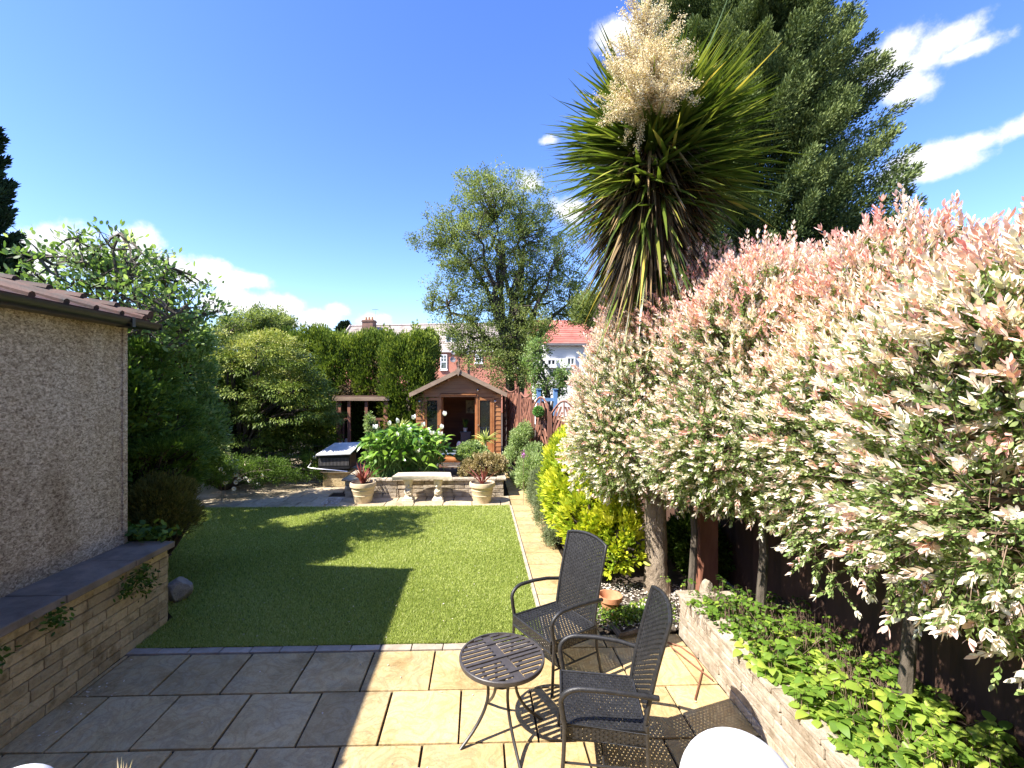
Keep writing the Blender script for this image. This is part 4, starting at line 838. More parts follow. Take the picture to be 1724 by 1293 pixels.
# ------------------------------------------------------------------ plants
UP = np.array([0,0,1.])
def shell(n, c, rad, inner=.55, zmin=-1., front=None):
    d = rdir(n*3); d = d[d[:,2] > zmin][:n]; q = rng.random(len(d))**(1/2.5)*(1-inner)+inner
    return np.array(c)+d*q[:,None]*np.array(rad), d
def clumps(C, O, per, rad, L, Wd, out=.8, up=.2, rnd=.8, flat=1., rc=None, rspread=.35, tip=.25):
    """leaf positions and directions for clumps centred at C, facing O"""
    k = len(C); idx = np.repeat(np.arange(k), per); n = len(idx)
    off = rdir(n)*(rng.random(n)**.45)[:,None]; rad = np.broadcast_to(rad, k)[idx][:,None]
    P = C[idx]+off*rad*np.array([1,1,flat])
    D = nrm(O[idx]*out+off*.6+rdir(n)*rnd+UP*up)
    if rc is None: rc = rng.random(k)
    r = np.clip(rc[idx]*(1-rspread)+rng.random(n)*rspread+ (off*O[idx]).sum(1)*tip*.0, 0, 1)
    Nn = nrm(UP*.8+rdir(n)*.7+O[idx]*.3)
    return P, D, Nn, rng.uniform(.7,1.25,n)*L, rng.uniform(.75,1.2,n)*Wd, r
def cat(*a): return [np.concatenate(x) for x in zip(*a)]
def branches(name, base, tips, r0, mat, parent, sag=.0, wob=.25, seg=7, r1=.006, n=6):
    """limbs from base curving to each tip"""
    m = M(); base = Vector(base)
    for t_ in tips:
        t_ = Vector(t_); L_ = (t_-base).length; pts = []; a = Vector([random.uniform(-1,1) for _ in range(3)])*wob*L_*.3
        for i in range(seg+1):
            s = i/seg; q = base.lerp(t_, s)+a*math.sin(PI*s)+Vector((0,0,1))*L_*.12*math.sin(PI*s)+Vector([random.uniform(-1,1) for _ in range(3)])*.02*L_*(0<i<seg); pts.append(q)
        m.tube(pts, [r0*(1-i/seg)**.8+r1 for i in range(seg+1)], n, cap=False)
    return m.build(name, mat, parent, True, smooth=True)
def bush(name, label, cat_, base, ells, mat, k, per, crad, L, Wd, prof=LEAF, flat=1., out=.7, up=.25, rnd=.8, inner=.6, zmin=-.6, group=None, stem=MT['darktwig'], rtop=.0, rspread=.4, grav=0., part='foliage', ntw=14, core=True, tr=.03):
    t = T(name, label, cat_, base, 0, group); A = []; tips = []
    tot = sum(e[3]*e[4]+e[3]*e[5]+e[4]*e[5] for e in ells)
    for e in ells:
        a = (e[3]*e[4]+e[3]*e[5]+e[4]*e[5])/tot; kk = max(3,int(k*a)); C, O = shell(kk, e[:3], e[3:6], inner, zmin)
        ok = C[:,2] > base[2]+.03; C, O = C[ok], O[ok]
        rc = np.clip(rng.random(len(C))*.75+rtop*O[:,2], 0, 1)
        A.append(clumps(C, O, per, crad, L, Wd, out, up, rnd, flat, rc, rspread)); tips += [C[i] for i in rng.choice(len(C), min(len(C),ntw), False)]
    P, D, Nn, Ls, Ws, r = cat(*A); ok = P[:,2] > base[2]+.01
    blades(part, P[ok], D[ok], Nn[ok], Ls[ok], Ws[ok], r[ok], mat, t, prof=prof, bend=.1, grav=grav)
    branches('stems', base, tips, tr, stem, t, n=5)
    return t

# --- right hand willows: long shoots with paired leaves, greener inside, pinker at the tips
def high_(C): return np.clip((C[:,2]-1.3)/1.6,0,1)
def willow(label, base, ells, nshoot, seed, leafL=.05, th=.045):
    global rng
    rng = np.random.default_rng(seed); t = T('willow_tree', label, 'willow', base, 0, 'dappled willows along the right hand fence')
    vol = np.array([e[3]*e[4]+e[3]*e[5]+e[4]*e[5] for e in ells]); vol = vol/vol.sum()
    A = []; SA = []; SB = []; tips = []
    for e, f in zip(ells, vol):
        n = int(nshoot*f); C, O = shell(n, e[:3], e[3:6], .62, -.95)
        # uneven outline: push clumps in and out
        ph = np.sin(C[:,0]*5.1+seed)*np.cos(C[:,1]*4.3)+np.sin(C[:,2]*6.2+C[:,1]*2); C = C+O*(.07*ph)[:,None]
        gap = np.sin(C[:,0]*5.9+2.3*C[:,2])*np.cos(C[:,1]*6.7-C[:,2]*5.1); keep = (gap+rng.normal(0,.3,n) > -.15-.45*high_(C)) | (O[:,2] > .35); C, O = C[keep], O[keep]; n = len(C)
        ups = rng.uniform(.25,1.3,n)*(.35+.75*np.clip(O[:,2]+.4,0,1)); D = nrm(O*.9+UP*ups[:,None]+rdir(n)*.45)
        Ls = rng.uniform(.13,.26,n)*(1+.5*(O[:,2]>.45)*(rng.random(n)<.18)); ns = 9
        high = np.clip((C[:,2]-1.3)/2.6,0,1)
        left = np.clip((1.9-C[:,0])*.35,0,.3)
        fres = rng.random(n)
        thr = np.clip(.93-.72*high-left*1.1+rng.normal(0,.15,n), .12, 1.1)      # where along the shoot the leaves turn pale
        pk = np.clip(rng.beta(1.0,1.9,n)*.34+.12*high+.06*(high>.6), 0, .45)
        for s in range(ns):
            tt = (s+.6)/ns; ang = s*PI/2+rng.random(n)*.6; tipw = tt > .72
            S = nrm(np.cross(D, rdir(n)*.1+UP)); Bv = np.cross(D, S)
            for q_ in range(3 if tipw else 2):
                th_ = ang+q_*2*PI/(3 if tipw else 2)
                R_ = S*np.cos(th_)[:,None]+Bv*np.sin(th_)[:,None]
                LD = nrm(D*(.45+.75*tt)+R_*.9+rdir(n)*.15)
                P = C+D*(Ls*tt)[:,None]
                pale = tt > thr
                rv = np.where(pale, .50+pk*(.5+.6*tt)+rng.normal(0,.05,n), .22+.12*tt+rng.normal(0,.09,n))
                A.append((P, LD, nrm(D-LD*.3+rdir(n)*.3), leafL*rng.uniform(.7,1.15,n)*np.where(pale,1.12,.78), leafL*.38*rng.uniform(.75,1.25,n)*np.where(pale,1.0,1.05), np.clip(rv,0,1)))
        SA.append(C-D*(Ls*.5)[:,None]); SB.append(C+D*Ls[:,None]); ii = rng.choice(n, min(n,26), False); tips += list(C[ii])
        # small greener leaves deep in the crown
        n2 = int(n*5.0); C2, O2 = shell(n2, e[:3], np.array(e[3:6])*.9, .45, -1); A.append((C2, nrm(O2+rdir(n2)), rdir(n2), leafL*rng.uniform(.5,.85,n2), leafL*.34*rng.uniform(.7,1.2,n2), np.clip(rng.beta(2,4,n2)*.75,0,1)))
    P, D, Nn, Ls, Ws, r = cat(*A)
    blades('leaves', P, D, Nn, Ls, Ws, r, LM['willow'], t, prof=[(0,.12),(.4,1),(.75,.8),(1,.08)], bend=.22, cup=.0)
    SA = np.concatenate(SA); SB = np.concatenate(SB); sticks('shoots', SA, SB, .0028, .0012, MT['twig'], t, 3)
    n3 = 620; C3, O3 = shell(n3, ells[0][:3], np.array(ells[0][3:6])*.95, .5, -1.); C3 = C3[C3[:,2] < ells[0][2]]; n3 = len(C3)
    sticks('bare_twigs', C3, C3+nrm(rdir(n3)+np.array([-.9,0,-.1]))*rng.uniform(.12,.30,n3)[:,None], .0022, .0008, MT['twig'], t, 3)
    head = (base[0], base[1], min(e[2]-e[5]*.5 for e in ells)); m = M(); m.tube([base, (base[0]+.03,base[1]-.02,(base[2]+head[2])/2), head], [th,th*.85,th*.75], 8); m.build('trunk', MT['bark'], t, True, smooth=True)
    branches('limbs', head, tips, .022, MT['twig'], t, r1=.003, n=5)
    return t
willow('pink and cream dappled willow crown spreading left round the cordyline trunk, farthest willow', (2.45,5.15,.1), [(2.27,5.5,2.35,.98,.95,1.30),(2.55,5.2,3.0,.9,.8,.85),(1.85,5.6,1.9,.72,.7,.72)], 7400, 11, .041)
willow('pink topped dappled willow with slim bare stem in middle of raised bed', (2.62,4.15,.33), [(2.62,4.1,2.35,.80,.85,1.15),(2.75,4.1,2.98,.7,.75,.70),(2.3,4.4,1.9,.55,.55,.6)], 6200, 12, .042)
willow('dappled willow with salmon tips on the right between slim stemmed willow and nearest one', (2.85,2.95,.33), [(2.72,3.05,2.2,.66,.85,1.0),(2.85,2.9,2.72,.62,.8,.62)], 5200, 13, .042)
willow('dappled willow with the largest leaves, nearest the camera at right edge', (2.75,1.7,.33), [(2.55,1.85,2.15,.72,.75,.75),(2.65,1.7,2.62,.66,.8,.50)], 3900, 14, .044)
rng = np.random.default_rng(21)

# --- cordyline
cb = (2.16,5.42,0); top = np.array([2.03,5.25,5.22]); t = T('cordyline_palm', 'tall cordyline with spiky green head, dry hanging skirt and cream flower plume', 'palm tree', cb)
m = M(); pts = [(2.16,5.42,-.05),(2.15,5.42,.06),(2.14,5.41,.25),(2.145,5.41,.6),(2.13,5.40,1.1),(2.08,5.36,1.8),(2.0,5.3,2.8),(1.96,5.27,3.8),tuple(top)]
pp = []; rr = []
for i in range(61):
    s = i/60*(len(pts)-1); k = min(int(s), len(pts)-2); f = s-k; pp.append(Vector(pts[k]).lerp(Vector(pts[k+1]), f)); rr.append(np.interp(s,[0,1,2,3,8],[.20,.155,.135,.125,.10])*(1+random.uniform(-.03,.03)))
m.tube(pp, rr, 20); m.build('trunk', MT['cork'], t, True, smooth=True)
def cord_blades(name, n, zlo, zhi, Lm, mat, gl, gh, rb, w_=.048, core=.10):
    el = np.arcsin(rng.uniform(math.sin(zlo), math.sin(zhi), n)); az = rng.uniform(0,2*PI,n)
    D = np.stack([np.cos(el)*np.cos(az), np.cos(el)*np.sin(az), np.sin(el)],1)
    P = top+D*core+np.array([0,0,1])*np.where(np.sin(el)<0, np.sin(el)*.9+rng.uniform(-.25,.1,n), rng.uniform(-.1,.15,n))[:,None]
    Nn = nrm(UP+D*.2+rdir(n)*.5)
    return blades(name, P, D, Nn, rng.uniform(.8,1.12,n)*Lm, w_*rng.uniform(.75,1.2,n), np.clip(rb(n,el),0,1), mat, t, prof=[(0,.5),(.15,.9),(.4,1),(.6,.85),(.8,.5),(1,.04)], grav=rng.uniform(gl,gh,n), bend=0, cup=.15)
top0 = top.copy()
for off, nn_, a0, a1, Lm in ((( 0,0,.05),600,R(-18),R(82),1.14),((.22,.0,.0),380,R(-22),R(55),1.18),((-.15,-.05,-.08),280,R(-30),R(58),1.06),((.05,-.14,-.15),190,R(-30),R(35),1.08)):
    top = top0+np.array(off); cord_blades('green_leaves', nn_, a0, a1, Lm, LM['cord'], -.03, .26, lambda n,el: rng.beta(2,2.2,n)*.8+.08*np.sin(el)+(rng.random(n)<.12)*.3)
top = top0+np.array([0,0,-.3])
cord_blades('drooping_leaves', 130, R(-55), R(-8), .98, LM['cord'], .2, .75, lambda n,el: rng.beta(1.4,2.6,n)*.8+(rng.random(n)<.35)*.5, w_=.040)
top = top0; n = 2700; az = rng.uniform(0,2*PI,n); zz = rng.uniform(-.15,1.08,n); sp = rng.uniform(.15,1.9,n)*(1-.5*np.clip(zz,0,1.2)); D = nrm(np.stack([np.cos(az)*sp, np.sin(az)*sp, -np.ones(n)],1))
P = np.stack([top[0]-.03*zz+np.cos(az)*.15, top[1]+np.sin(az)*.15, top[2]-zz],1)
blades('dry_skirt', P, D, nrm(np.stack([np.cos(az),np.sin(az),.3+0*az],1)+rdir(n)*.8), rng.uniform(.5,.98,n), .036*rng.uniform(.5,1.2,n), np.clip(rng.beta(.9,1.3,n),0,1), LM['dead'], t, prof=[(0,.5),(.2,1),(.6,.8),(1,.05)], grav=rng.uniform(.05,.5,n), cup=.2)
# flower plume in front of the head: a branching panicle covered with tiny florets
pc = np.array(W(1090,140,4.3)); k = 150; dd = rdir(k); dd[:,2] = dd[:,2]*.9+.1; A0 = pc+np.array([0,.05,-.05])+np.stack([rng.normal(0,.05,k),rng.normal(0,.05,k),rng.uniform(-.2,.28,k)],1)
B0 = A0+nrm(dd+UP*.25)*rng.uniform(.22,.47,k)[:,None]*np.array([1.12,1,.95])
B0 = np.concatenate([B0, pc+np.stack([rng.normal(0,.14,16),rng.normal(0,.08,16),rng.uniform(.60,.85,16)],1)]); A0 = np.concatenate([A0, np.tile(pc+np.array([0,.05,.4]),(16,1))]); k = len(A0)
sticks('main_stalk', np.array([top]), np.array([pc-UP*.1]), .03, .02, MT['pot'], t, 8); sticks('plume_stalks', A0, B0, .007, .003, MT['pot'], t, 4)
n = 60000; i = rng.integers(0,k,n); s = rng.uniform(.25,1.02,n)[:,None]; P = A0[i]*(1-s)+B0[i]*s+rng.normal(0,.022,(n,3)); blades('flower_plume', P, rdir(n), rdir(n), rng.uniform(.008,.02,n), .010, rng.random(n), LM['panicle'], t, prof=DIAM)

# --- conifers built of feathery plumes
def conifer(name, label, base, height, prof_r, mat, nb, per, L, Wd, lift=.6, group=None, zlow=.3, plen=1.1, prad=.30, lean=(0,0), side=None, cat_='conifer', core=False):
    t = T(name, label, cat_, base, 0, group); base = np.array(base, float)
    zf = rng.random(nb)**.85; z = zlow+(height-zlow)*zf; az = rng.uniform(0,2*PI,nb) if side is None else rng.uniform(side[0],side[1],nb)
    Rr = np.interp(z/height, [p[0] for p in prof_r], [p[1] for p in prof_r])*rng.uniform(.78,1.12,nb)
    rad = np.stack([np.cos(az), np.sin(az), 0*az],1); ax = base+np.array([lean[0],lean[1],0])*(z/height)[:,None]+UP*z[:,None]
    tip = ax+rad*Rr[:,None]+UP*(lift*Rr*.5)[:,None]; D = nrm(rad+UP*lift+rdir(nb)*.18); pl = plen*rng.uniform(.7,1.2,nb)*np.clip(Rr,.3,1.2); root = tip-D*pl[:,None]
    if core:
        k2 = nb//2; s2 = rng.integers(0,nb,k2); root = np.concatenate([root, ax[s2]+rad[s2]*(Rr[s2]*.25)[:,None]]); D = np.concatenate([D, D[s2]]); pl = np.concatenate([pl, Rr[s2]*.75]); rad = np.concatenate([rad, rad[s2]]); ax = np.concatenate([ax, ax[s2]]); Rr = np.concatenate([Rr, Rr[s2]*.7]); nb = len(pl)
    i = np.repeat(np.arange(nb), per); n = len(i); s = rng.random(n)**.7; w_ = prad*np.clip(pl[i],.4,1.2)*(1-s**1.5*.8)*np.sqrt(rng.random(n)); o = rdir(n)*w_[:,None]
    P = root[i]+D[i]*(pl[i]*s)[:,None]+o; Dl = nrm(D[i]*.9+nrm(o)*.55+UP*.15+rdir(n)*.35)
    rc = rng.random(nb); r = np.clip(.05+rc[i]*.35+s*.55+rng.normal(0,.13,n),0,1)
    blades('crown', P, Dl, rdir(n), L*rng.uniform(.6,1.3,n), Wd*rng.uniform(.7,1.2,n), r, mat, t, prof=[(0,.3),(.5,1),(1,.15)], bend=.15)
    m = M(); tr = max(.05, height*.014); m.tube([tuple(base),tuple(base+np.array([lean[0]/2,lean[1]/2,height/2])),tuple(base+np.array([lean[0],lean[1],height*.97]))],[tr*1.6,tr,.01],8); m.build('trunk', MT['bark'], t, True, smooth=True)
    sticks('limbs', ax-UP*.15*Rr[:,None], root+D*(pl*.6)[:,None], .022, .006, MT['darktwig'], t, 4)
    return t
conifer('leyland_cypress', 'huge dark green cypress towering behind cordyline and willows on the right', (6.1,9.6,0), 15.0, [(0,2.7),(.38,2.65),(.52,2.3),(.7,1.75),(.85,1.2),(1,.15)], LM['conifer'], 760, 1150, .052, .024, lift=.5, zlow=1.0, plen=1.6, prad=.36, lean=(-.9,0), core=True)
conifer('dark_conifer', 'small dark conifer in front of the huge cypress below cordyline', (4.0,8.6,0), 6.0, [(0,1.1),(.5,1.1),(.8,.7),(1,.1)], LM['conifer'], 200, 200, .10, .034, lift=.6, zlow=1.2)
conifer('tall_fir', 'tall narrow dark conifer rising above outbuilding roof at left edge', (-11.05,10.0,0), 9.6, [(0,1.15),(.5,.95),(.8,.55),(1,.08)], LM['darkfir'], 420, 170, .13, .045, lift=1.3, zlow=2.0, prad=.3)
p = W(588,570,60); conifer('distant_pine', 'distant dark pine on the skyline left of the slate roof', (p.x-.6,60,0), 10.9, [(0,2.2),(.6,2.0),(.8,1.5),(1,.2)], LM['darkfir'], 150, 90, .5, .16, lift=.5, zlow=4)
p = W(603,570,62); conifer('distant_pine', 'distant dark pine beside chimney, the lower one on the right', (p.x+.4,62,0), 10.4, [(0,1.8),(.6,1.6),(.85,1.3),(1,.2)], LM['darkfir'], 120, 90, .5, .16, lift=.5, zlow=4)

# --- clipped conifer hedge behind the shelter: one plant after another
hd = [(-8.3,16.8,3.5,.9),(-7.0,16.7,4.15,.95),(-5.75,16.6,4.35,.95),(-4.55,16.5,4.12,.95),(-3.5,16.5,4.15,.85)]
lab = ['pale green conifer at far left end of the tall hedge','tall hedge conifer behind the golden acer','hedge conifer left of the shelter with bright outer sprays','hedge conifer behind left half of the shelter','hedge conifer with dead brown patch above shelter']
def hedge_plant(label, x, y, h, hw, mat, brown=None, n=26000, L=.11, dp=.8):
    t = T('hedge_conifer', label, 'hedge plant', (x,y,0), 0, 'conifers forming the tall back hedge')
    k = n//60; P = np.stack([rng.uniform(-hw,hw,k), rng.uniform(-dp,dp,k), rng.uniform(.6,h,k)],1); f = rng.integers(0,4,k)
    P[f<=1,1] = -dp*rng.uniform(.75,1.1,(f<=1).sum()); P[f==2,2] = h-rng.uniform(0,.3,(f==2).sum()); s_ = rng.choice([-1,1],k); P[f==3,0] = (s_*hw*rng.uniform(.8,1.15,k))[f==3]
    P[:,2] += .14*np.sin(P[:,0]*5+x*3)+.08*np.sin(P[:,0]*13+x)+rng.normal(0,.08,k)
    O = nrm(np.stack([P[:,0]/hw*.5, P[:,1]/dp, (P[:,2]/h)**4*1.2],1)); C = P+np.array([x,y,0])
    rc = np.clip(rng.random(k)*.8+.15*(P[:,2]>h-.5),0,1)
    g = np.ones(k,bool)
    if brown is not None:
        (x0,x1,z0,z1) = brown; g = ~((P[:,0]>x0)&(P[:,0]<x1)&(P[:,2]>z0)&(P[:,2]<z1)&(P[:,1]<.2))|(rng.random(k)<.2)
        a = clumps(C[~g], O[~g], 60, .2, L, .035, .5, .1, 1., 1, rc[~g]); blades('dead_patch', *a[:3], a[3], a[4], a[5], LM['brownhedge'], t, prof=DIAM)
    a = clumps(C[g], O[g], 60, .19, L, .042, .75, .7, .55, 1.2, rc[g]); blades('foliage', *a[:3], a[3], a[4], a[5], mat, t, prof=DIAM, bend=.2)
    m = M(); m.tube([(x,y,0),(x,y,h-.3)],[.12,.04],7); m.build('trunk', MT['bark'], t, True, smooth=True)
    ii = rng.choice(k, 60); sticks('inner_twigs', np.array([[x,y,0]])+UP*(C[ii,2]*.9)[:,None], C[ii], .02, .006, MT['darktwig'], t, 4)
for i,(x,y,h,hw) in enumerate(hd): hedge_plant(lab[i], x, y, h, hw, LM['hedge'], brown=(-.3,.8,1.9,3.4) if i == 4 else ((-.5,.6,2.0,2.6) if i == 3 else None))
hedge_plant('taller bright green conifer left of summerhouse with flat top', -2.35, 15.4, 4.1, .72, LM['hedge'], n=30000)
hedge_plant('conifer with shaded side directly behind summerhouse left eave', -2.05, 17.2, 4.25, .42, LM['hedge'], n=18000)
# dry bramble on hedge top
n = 800; x = rng.uniform(-6.3,-3.0,n); sticks_o = sticks('bramble_twigs', np.stack([x, rng.uniform(16.4,17.0,n), rng.uniform(3.8,4.1,n)],1), np.stack([x+rng.normal(0,.25,n), rng.uniform(16.2,17.2,n), rng.uniform(4.0,4.55,n)],1), .008, .003, MT['twig'], None, 3); tag(sticks_o, 'dry brown bramble twigs along top of the back hedge', 'bramble', kind='stuff')

# --- broadleaf trees
def broadleaf(name, label, base, crown, mat, ncl, per, crad, L, Wd, trunk_r=.2, fork=2.5, nl=10, prof=LEAF, inner=.3, group=None, extra=None, twigs=1, rb=.75, cat_='tree', bark=None, multi=1, up=.1, out=.5, seed_gap=None):
    t = T(name, label, cat_, base, 0, group); A = []; C_all = []
    vol = np.array([e[3]*e[4]*e[5] for e in crown])**.7; vol = vol/vol.sum()
    for e, f in zip(crown, vol):
        C, O = shell(int(ncl*f), e[:3], e[3:6], inner, -1); C += rng.normal(0,.12,C.shape)*np.array(e[3:6])
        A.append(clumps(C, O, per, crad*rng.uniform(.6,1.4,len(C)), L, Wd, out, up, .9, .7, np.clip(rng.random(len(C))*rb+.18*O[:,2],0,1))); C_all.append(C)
    if extra is not None: A.append(extra)
    P,D,Nn,Ls,Ws,r = cat(*A); blades('crown', P, D, Nn, Ls, Ws, r, mat, t, prof=prof, bend=.15)
    Cc = np.concatenate(C_all); bark = bark or MT['bark']; tr = M(); forks = []
    for q in range(multi):
        a = q/multi*2*PI; f = Vector((base[0]+(.35*math.cos(a) if multi > 1 else 0), base[1]+(.3*math.sin(a) if multi > 1 else 0), fork*random.uniform(.85,1.15))); forks.append(f)
        tr.tube([Vector(base)+Vector((.1*math.cos(a),.1*math.sin(a),0))*(multi>1), Vector(base).lerp(f,.5)+Vector((random.uniform(-.06,.06),0,0)), f],[trunk_r*1.2,trunk_r,trunk_r*.85],10)
    tr.build('trunk', bark, t, True, smooth=True)
    far = Cc[rng.permutation(len(Cc))]; main = far[:nl]; m = M(); nodes = []
    for i, c in enumerate(main):
        b0 = forks[i%multi]; c = Vector(c); L_ = (c-b0).length; pts = [b0.lerp(c,s)+Vector((0,0,1))*L_*.16*math.sin(PI*s)+Vector([random.uniform(-1,1) for _ in range(3)])*.05*L_*(0<s<1) for s in np.linspace(0,1,8)]
        m.tube(pts,[trunk_r*.62*(1-s)**.7+.012 for s in np.linspace(0,1,8)],7,cap=False); nodes += pts[2:]
    nodes = np.array([tuple(v) for v in nodes]); sub = far[nl:nl+int(260*twigs)]
    for c in sub:
        b0 = nodes[np.argmin(np.linalg.norm(nodes-c,axis=1)+ .3*rng.random(len(nodes)))]; b0 = Vector(b0); c = Vector(c); L_ = (c-b0).length
        m.tube([b0, b0.lerp(c,.4)+Vector([random.uniform(-1,1) for _ in range(3)])*.1*L_, b0.lerp(c,.75)+Vector([random.uniform(-1,1) for _ in range(3)])*.08*L_, c],[.03*min(1,L_)+.006,.018,.01,.004],4,cap=False)
    m.build('limbs', bark, t, True, smooth=True)
    n = int(900*twigs); ii = rng.integers(0,len(Cc),n); sticks('twigs', Cc[ii], Cc[ii]+rdir(n)*rng.uniform(.15,.5,n)[:,None]*crad*1.6, .006, .002, bark, t, 3)
    return t
def We(px_, py_, Y, rx, ry, rz): p = W(px_,py_,Y); return (p.x, p.y, p.z, rx*Y/FPX, ry, rz*Y/FPX)
Y = 18
broadleaf('ash_tree', 'large loose crowned green tree behind the summerhouse', (1.4,18,0),
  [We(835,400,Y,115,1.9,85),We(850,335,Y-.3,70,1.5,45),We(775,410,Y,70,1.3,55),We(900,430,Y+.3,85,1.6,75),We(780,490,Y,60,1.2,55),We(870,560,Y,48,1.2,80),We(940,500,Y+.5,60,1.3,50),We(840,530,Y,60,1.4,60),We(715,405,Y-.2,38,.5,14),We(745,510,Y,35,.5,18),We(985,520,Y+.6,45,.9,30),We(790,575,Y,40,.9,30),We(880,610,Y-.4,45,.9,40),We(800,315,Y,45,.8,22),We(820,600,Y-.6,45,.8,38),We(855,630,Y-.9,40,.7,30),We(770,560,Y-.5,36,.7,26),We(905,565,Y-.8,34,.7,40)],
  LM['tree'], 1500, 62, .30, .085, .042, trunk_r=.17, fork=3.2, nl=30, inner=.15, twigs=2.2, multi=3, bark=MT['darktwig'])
broadleaf('fruit_tree', 'bright leafed small tree in front of the white house', (W(925,640,15.5).x,15.5,0), [We(940,645,15.5,20,.5,20),We(900,605,15.5,16,.5,36),We(948,628,15.3,13,.4,14),We(905,650,15.5,14,.4,16)], LM['loose'], 120, 40, .22, .085, .045, trunk_r=.07, fork=1.2, nl=8, inner=.2, twigs=.4)
broadleaf('loose_leaved_tree', 'airy light green tree rising behind outbuilding roof on the left', (-5.4,6.9,0),
  [We(215,500,6.8,95,1.1,60),We(140,455,6.8,70,.9,45),We(255,450,6.8,60,.9,40),We(190,430,6.8,50,.8,30),We(310,515,6.8,48,.8,30),We(240,560,6.8,60,.9,40)],
  LM['loose'], 260, 15, .22, .085, .042, trunk_r=.035, fork=1.8, nl=22, inner=.1, twigs=1.4, up=.3, prof=OVAL)
broadleaf('hazy_tree', 'hazy grey green tree beyond the acer, left of the hedge', (W(430,560,18).x,18,0), [We(430,560,18,52,1.2,34),We(465,550,18,30,.9,24),We(395,565,18,35,.9,26)], LM['tree'], 420, 60, .28, .10, .05, trunk_r=.1, fork=2.5, nl=10, inner=.15, twigs=.5)
broadleaf('background_tree', 'dark leafy tree filling gap between cordyline skirt and ash tree', (W(1020,560,17).x,17,0), [We(1040,540,17,55,1.1,42),We(1000,520,17,38,1,28),We(1060,490,17,40,1,34)], LM['tree'], 480, 60, .28, .09, .045, trunk_r=.12, fork=2.5, nl=10, inner=.15, twigs=.5)
# acer: layered sprays
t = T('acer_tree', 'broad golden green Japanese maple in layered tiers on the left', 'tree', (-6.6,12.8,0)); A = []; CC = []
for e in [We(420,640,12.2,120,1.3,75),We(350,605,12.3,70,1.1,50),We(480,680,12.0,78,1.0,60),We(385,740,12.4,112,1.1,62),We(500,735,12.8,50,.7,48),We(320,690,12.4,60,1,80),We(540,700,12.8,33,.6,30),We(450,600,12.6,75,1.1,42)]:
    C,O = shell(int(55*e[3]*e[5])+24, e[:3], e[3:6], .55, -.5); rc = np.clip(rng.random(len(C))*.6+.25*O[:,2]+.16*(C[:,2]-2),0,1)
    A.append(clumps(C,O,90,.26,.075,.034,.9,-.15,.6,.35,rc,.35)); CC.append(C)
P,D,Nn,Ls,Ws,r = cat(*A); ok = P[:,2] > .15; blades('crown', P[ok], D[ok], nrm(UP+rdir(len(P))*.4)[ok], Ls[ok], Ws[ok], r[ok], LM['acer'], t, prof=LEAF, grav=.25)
CC = np.concatenate(CC); branches('limbs', (-6.6,12.8,.5), list(CC[rng.choice(len(CC),90)]), .05, MT['darktwig'], t, n=5); m = M(); m.tube([(-6.6,12.8,-.02),(-6.6,12.8,.6)],[.1,.08],8); m.build('trunk', MT['darktwig'], t, True)
# left side shrubs
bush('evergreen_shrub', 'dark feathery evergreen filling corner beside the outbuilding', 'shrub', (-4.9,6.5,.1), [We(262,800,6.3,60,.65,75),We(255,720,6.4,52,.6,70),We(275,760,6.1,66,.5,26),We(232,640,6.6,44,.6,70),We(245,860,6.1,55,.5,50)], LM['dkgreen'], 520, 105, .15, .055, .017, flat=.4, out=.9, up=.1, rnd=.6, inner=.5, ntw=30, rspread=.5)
bush('dark_laurel', 'dark glossy leaved shrub between the evergreen corner shrub and acer', 'shrub', (-6.8,9.3,.05), [We(285,640,8.8,52,.9,70),We(300,730,8.8,60,.9,80),We(290,570,9.0,50,.9,40)], LM['loose'], 360, 70, .22, .08, .038, prof=OVAL, inner=.4, ntw=20)
bush('bronze_conifer', 'low bronze green conifer at foot of the dark evergreen by wall end', 'shrub', (-4.15,5.95,.1), [We(275,850,5.8,50,.4,45),We(285,880,5.75,42,.35,34)], LM['gconifer'], 200, 100, .11, .05, .013, out=.9, up=.6, rnd=.5, inner=.45)
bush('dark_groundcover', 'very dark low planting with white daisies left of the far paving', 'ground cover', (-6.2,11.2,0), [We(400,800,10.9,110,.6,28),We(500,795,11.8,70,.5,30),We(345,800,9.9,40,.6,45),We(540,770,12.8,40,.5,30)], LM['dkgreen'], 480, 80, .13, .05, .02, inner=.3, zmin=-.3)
broadleaf('hawthorn_tree', 'dense dark green tree half hidden behind outbuilding roof and airy tree', (-9.0,9.4,0), [(-9.9,9.0,3.2,1.1,1.0,1.4),(-10.7,9.0,2.9,1.2,1.,1.3)], LM['loose'], 420, 75, .26, .085, .042, trunk_r=.1, fork=1.5, nl=10, inner=.3, twigs=.4)
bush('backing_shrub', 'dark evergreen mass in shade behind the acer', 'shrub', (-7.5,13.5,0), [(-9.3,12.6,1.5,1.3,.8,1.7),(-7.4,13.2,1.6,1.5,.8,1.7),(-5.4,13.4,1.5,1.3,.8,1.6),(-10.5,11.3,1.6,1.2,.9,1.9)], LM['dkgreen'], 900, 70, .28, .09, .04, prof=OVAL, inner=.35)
dz = [(372,790),(378,797),(379,813),(397,799),(397,812),(394,823),(413,806),(420,809),(441,801),(435,815),(499,798),(403,807)]
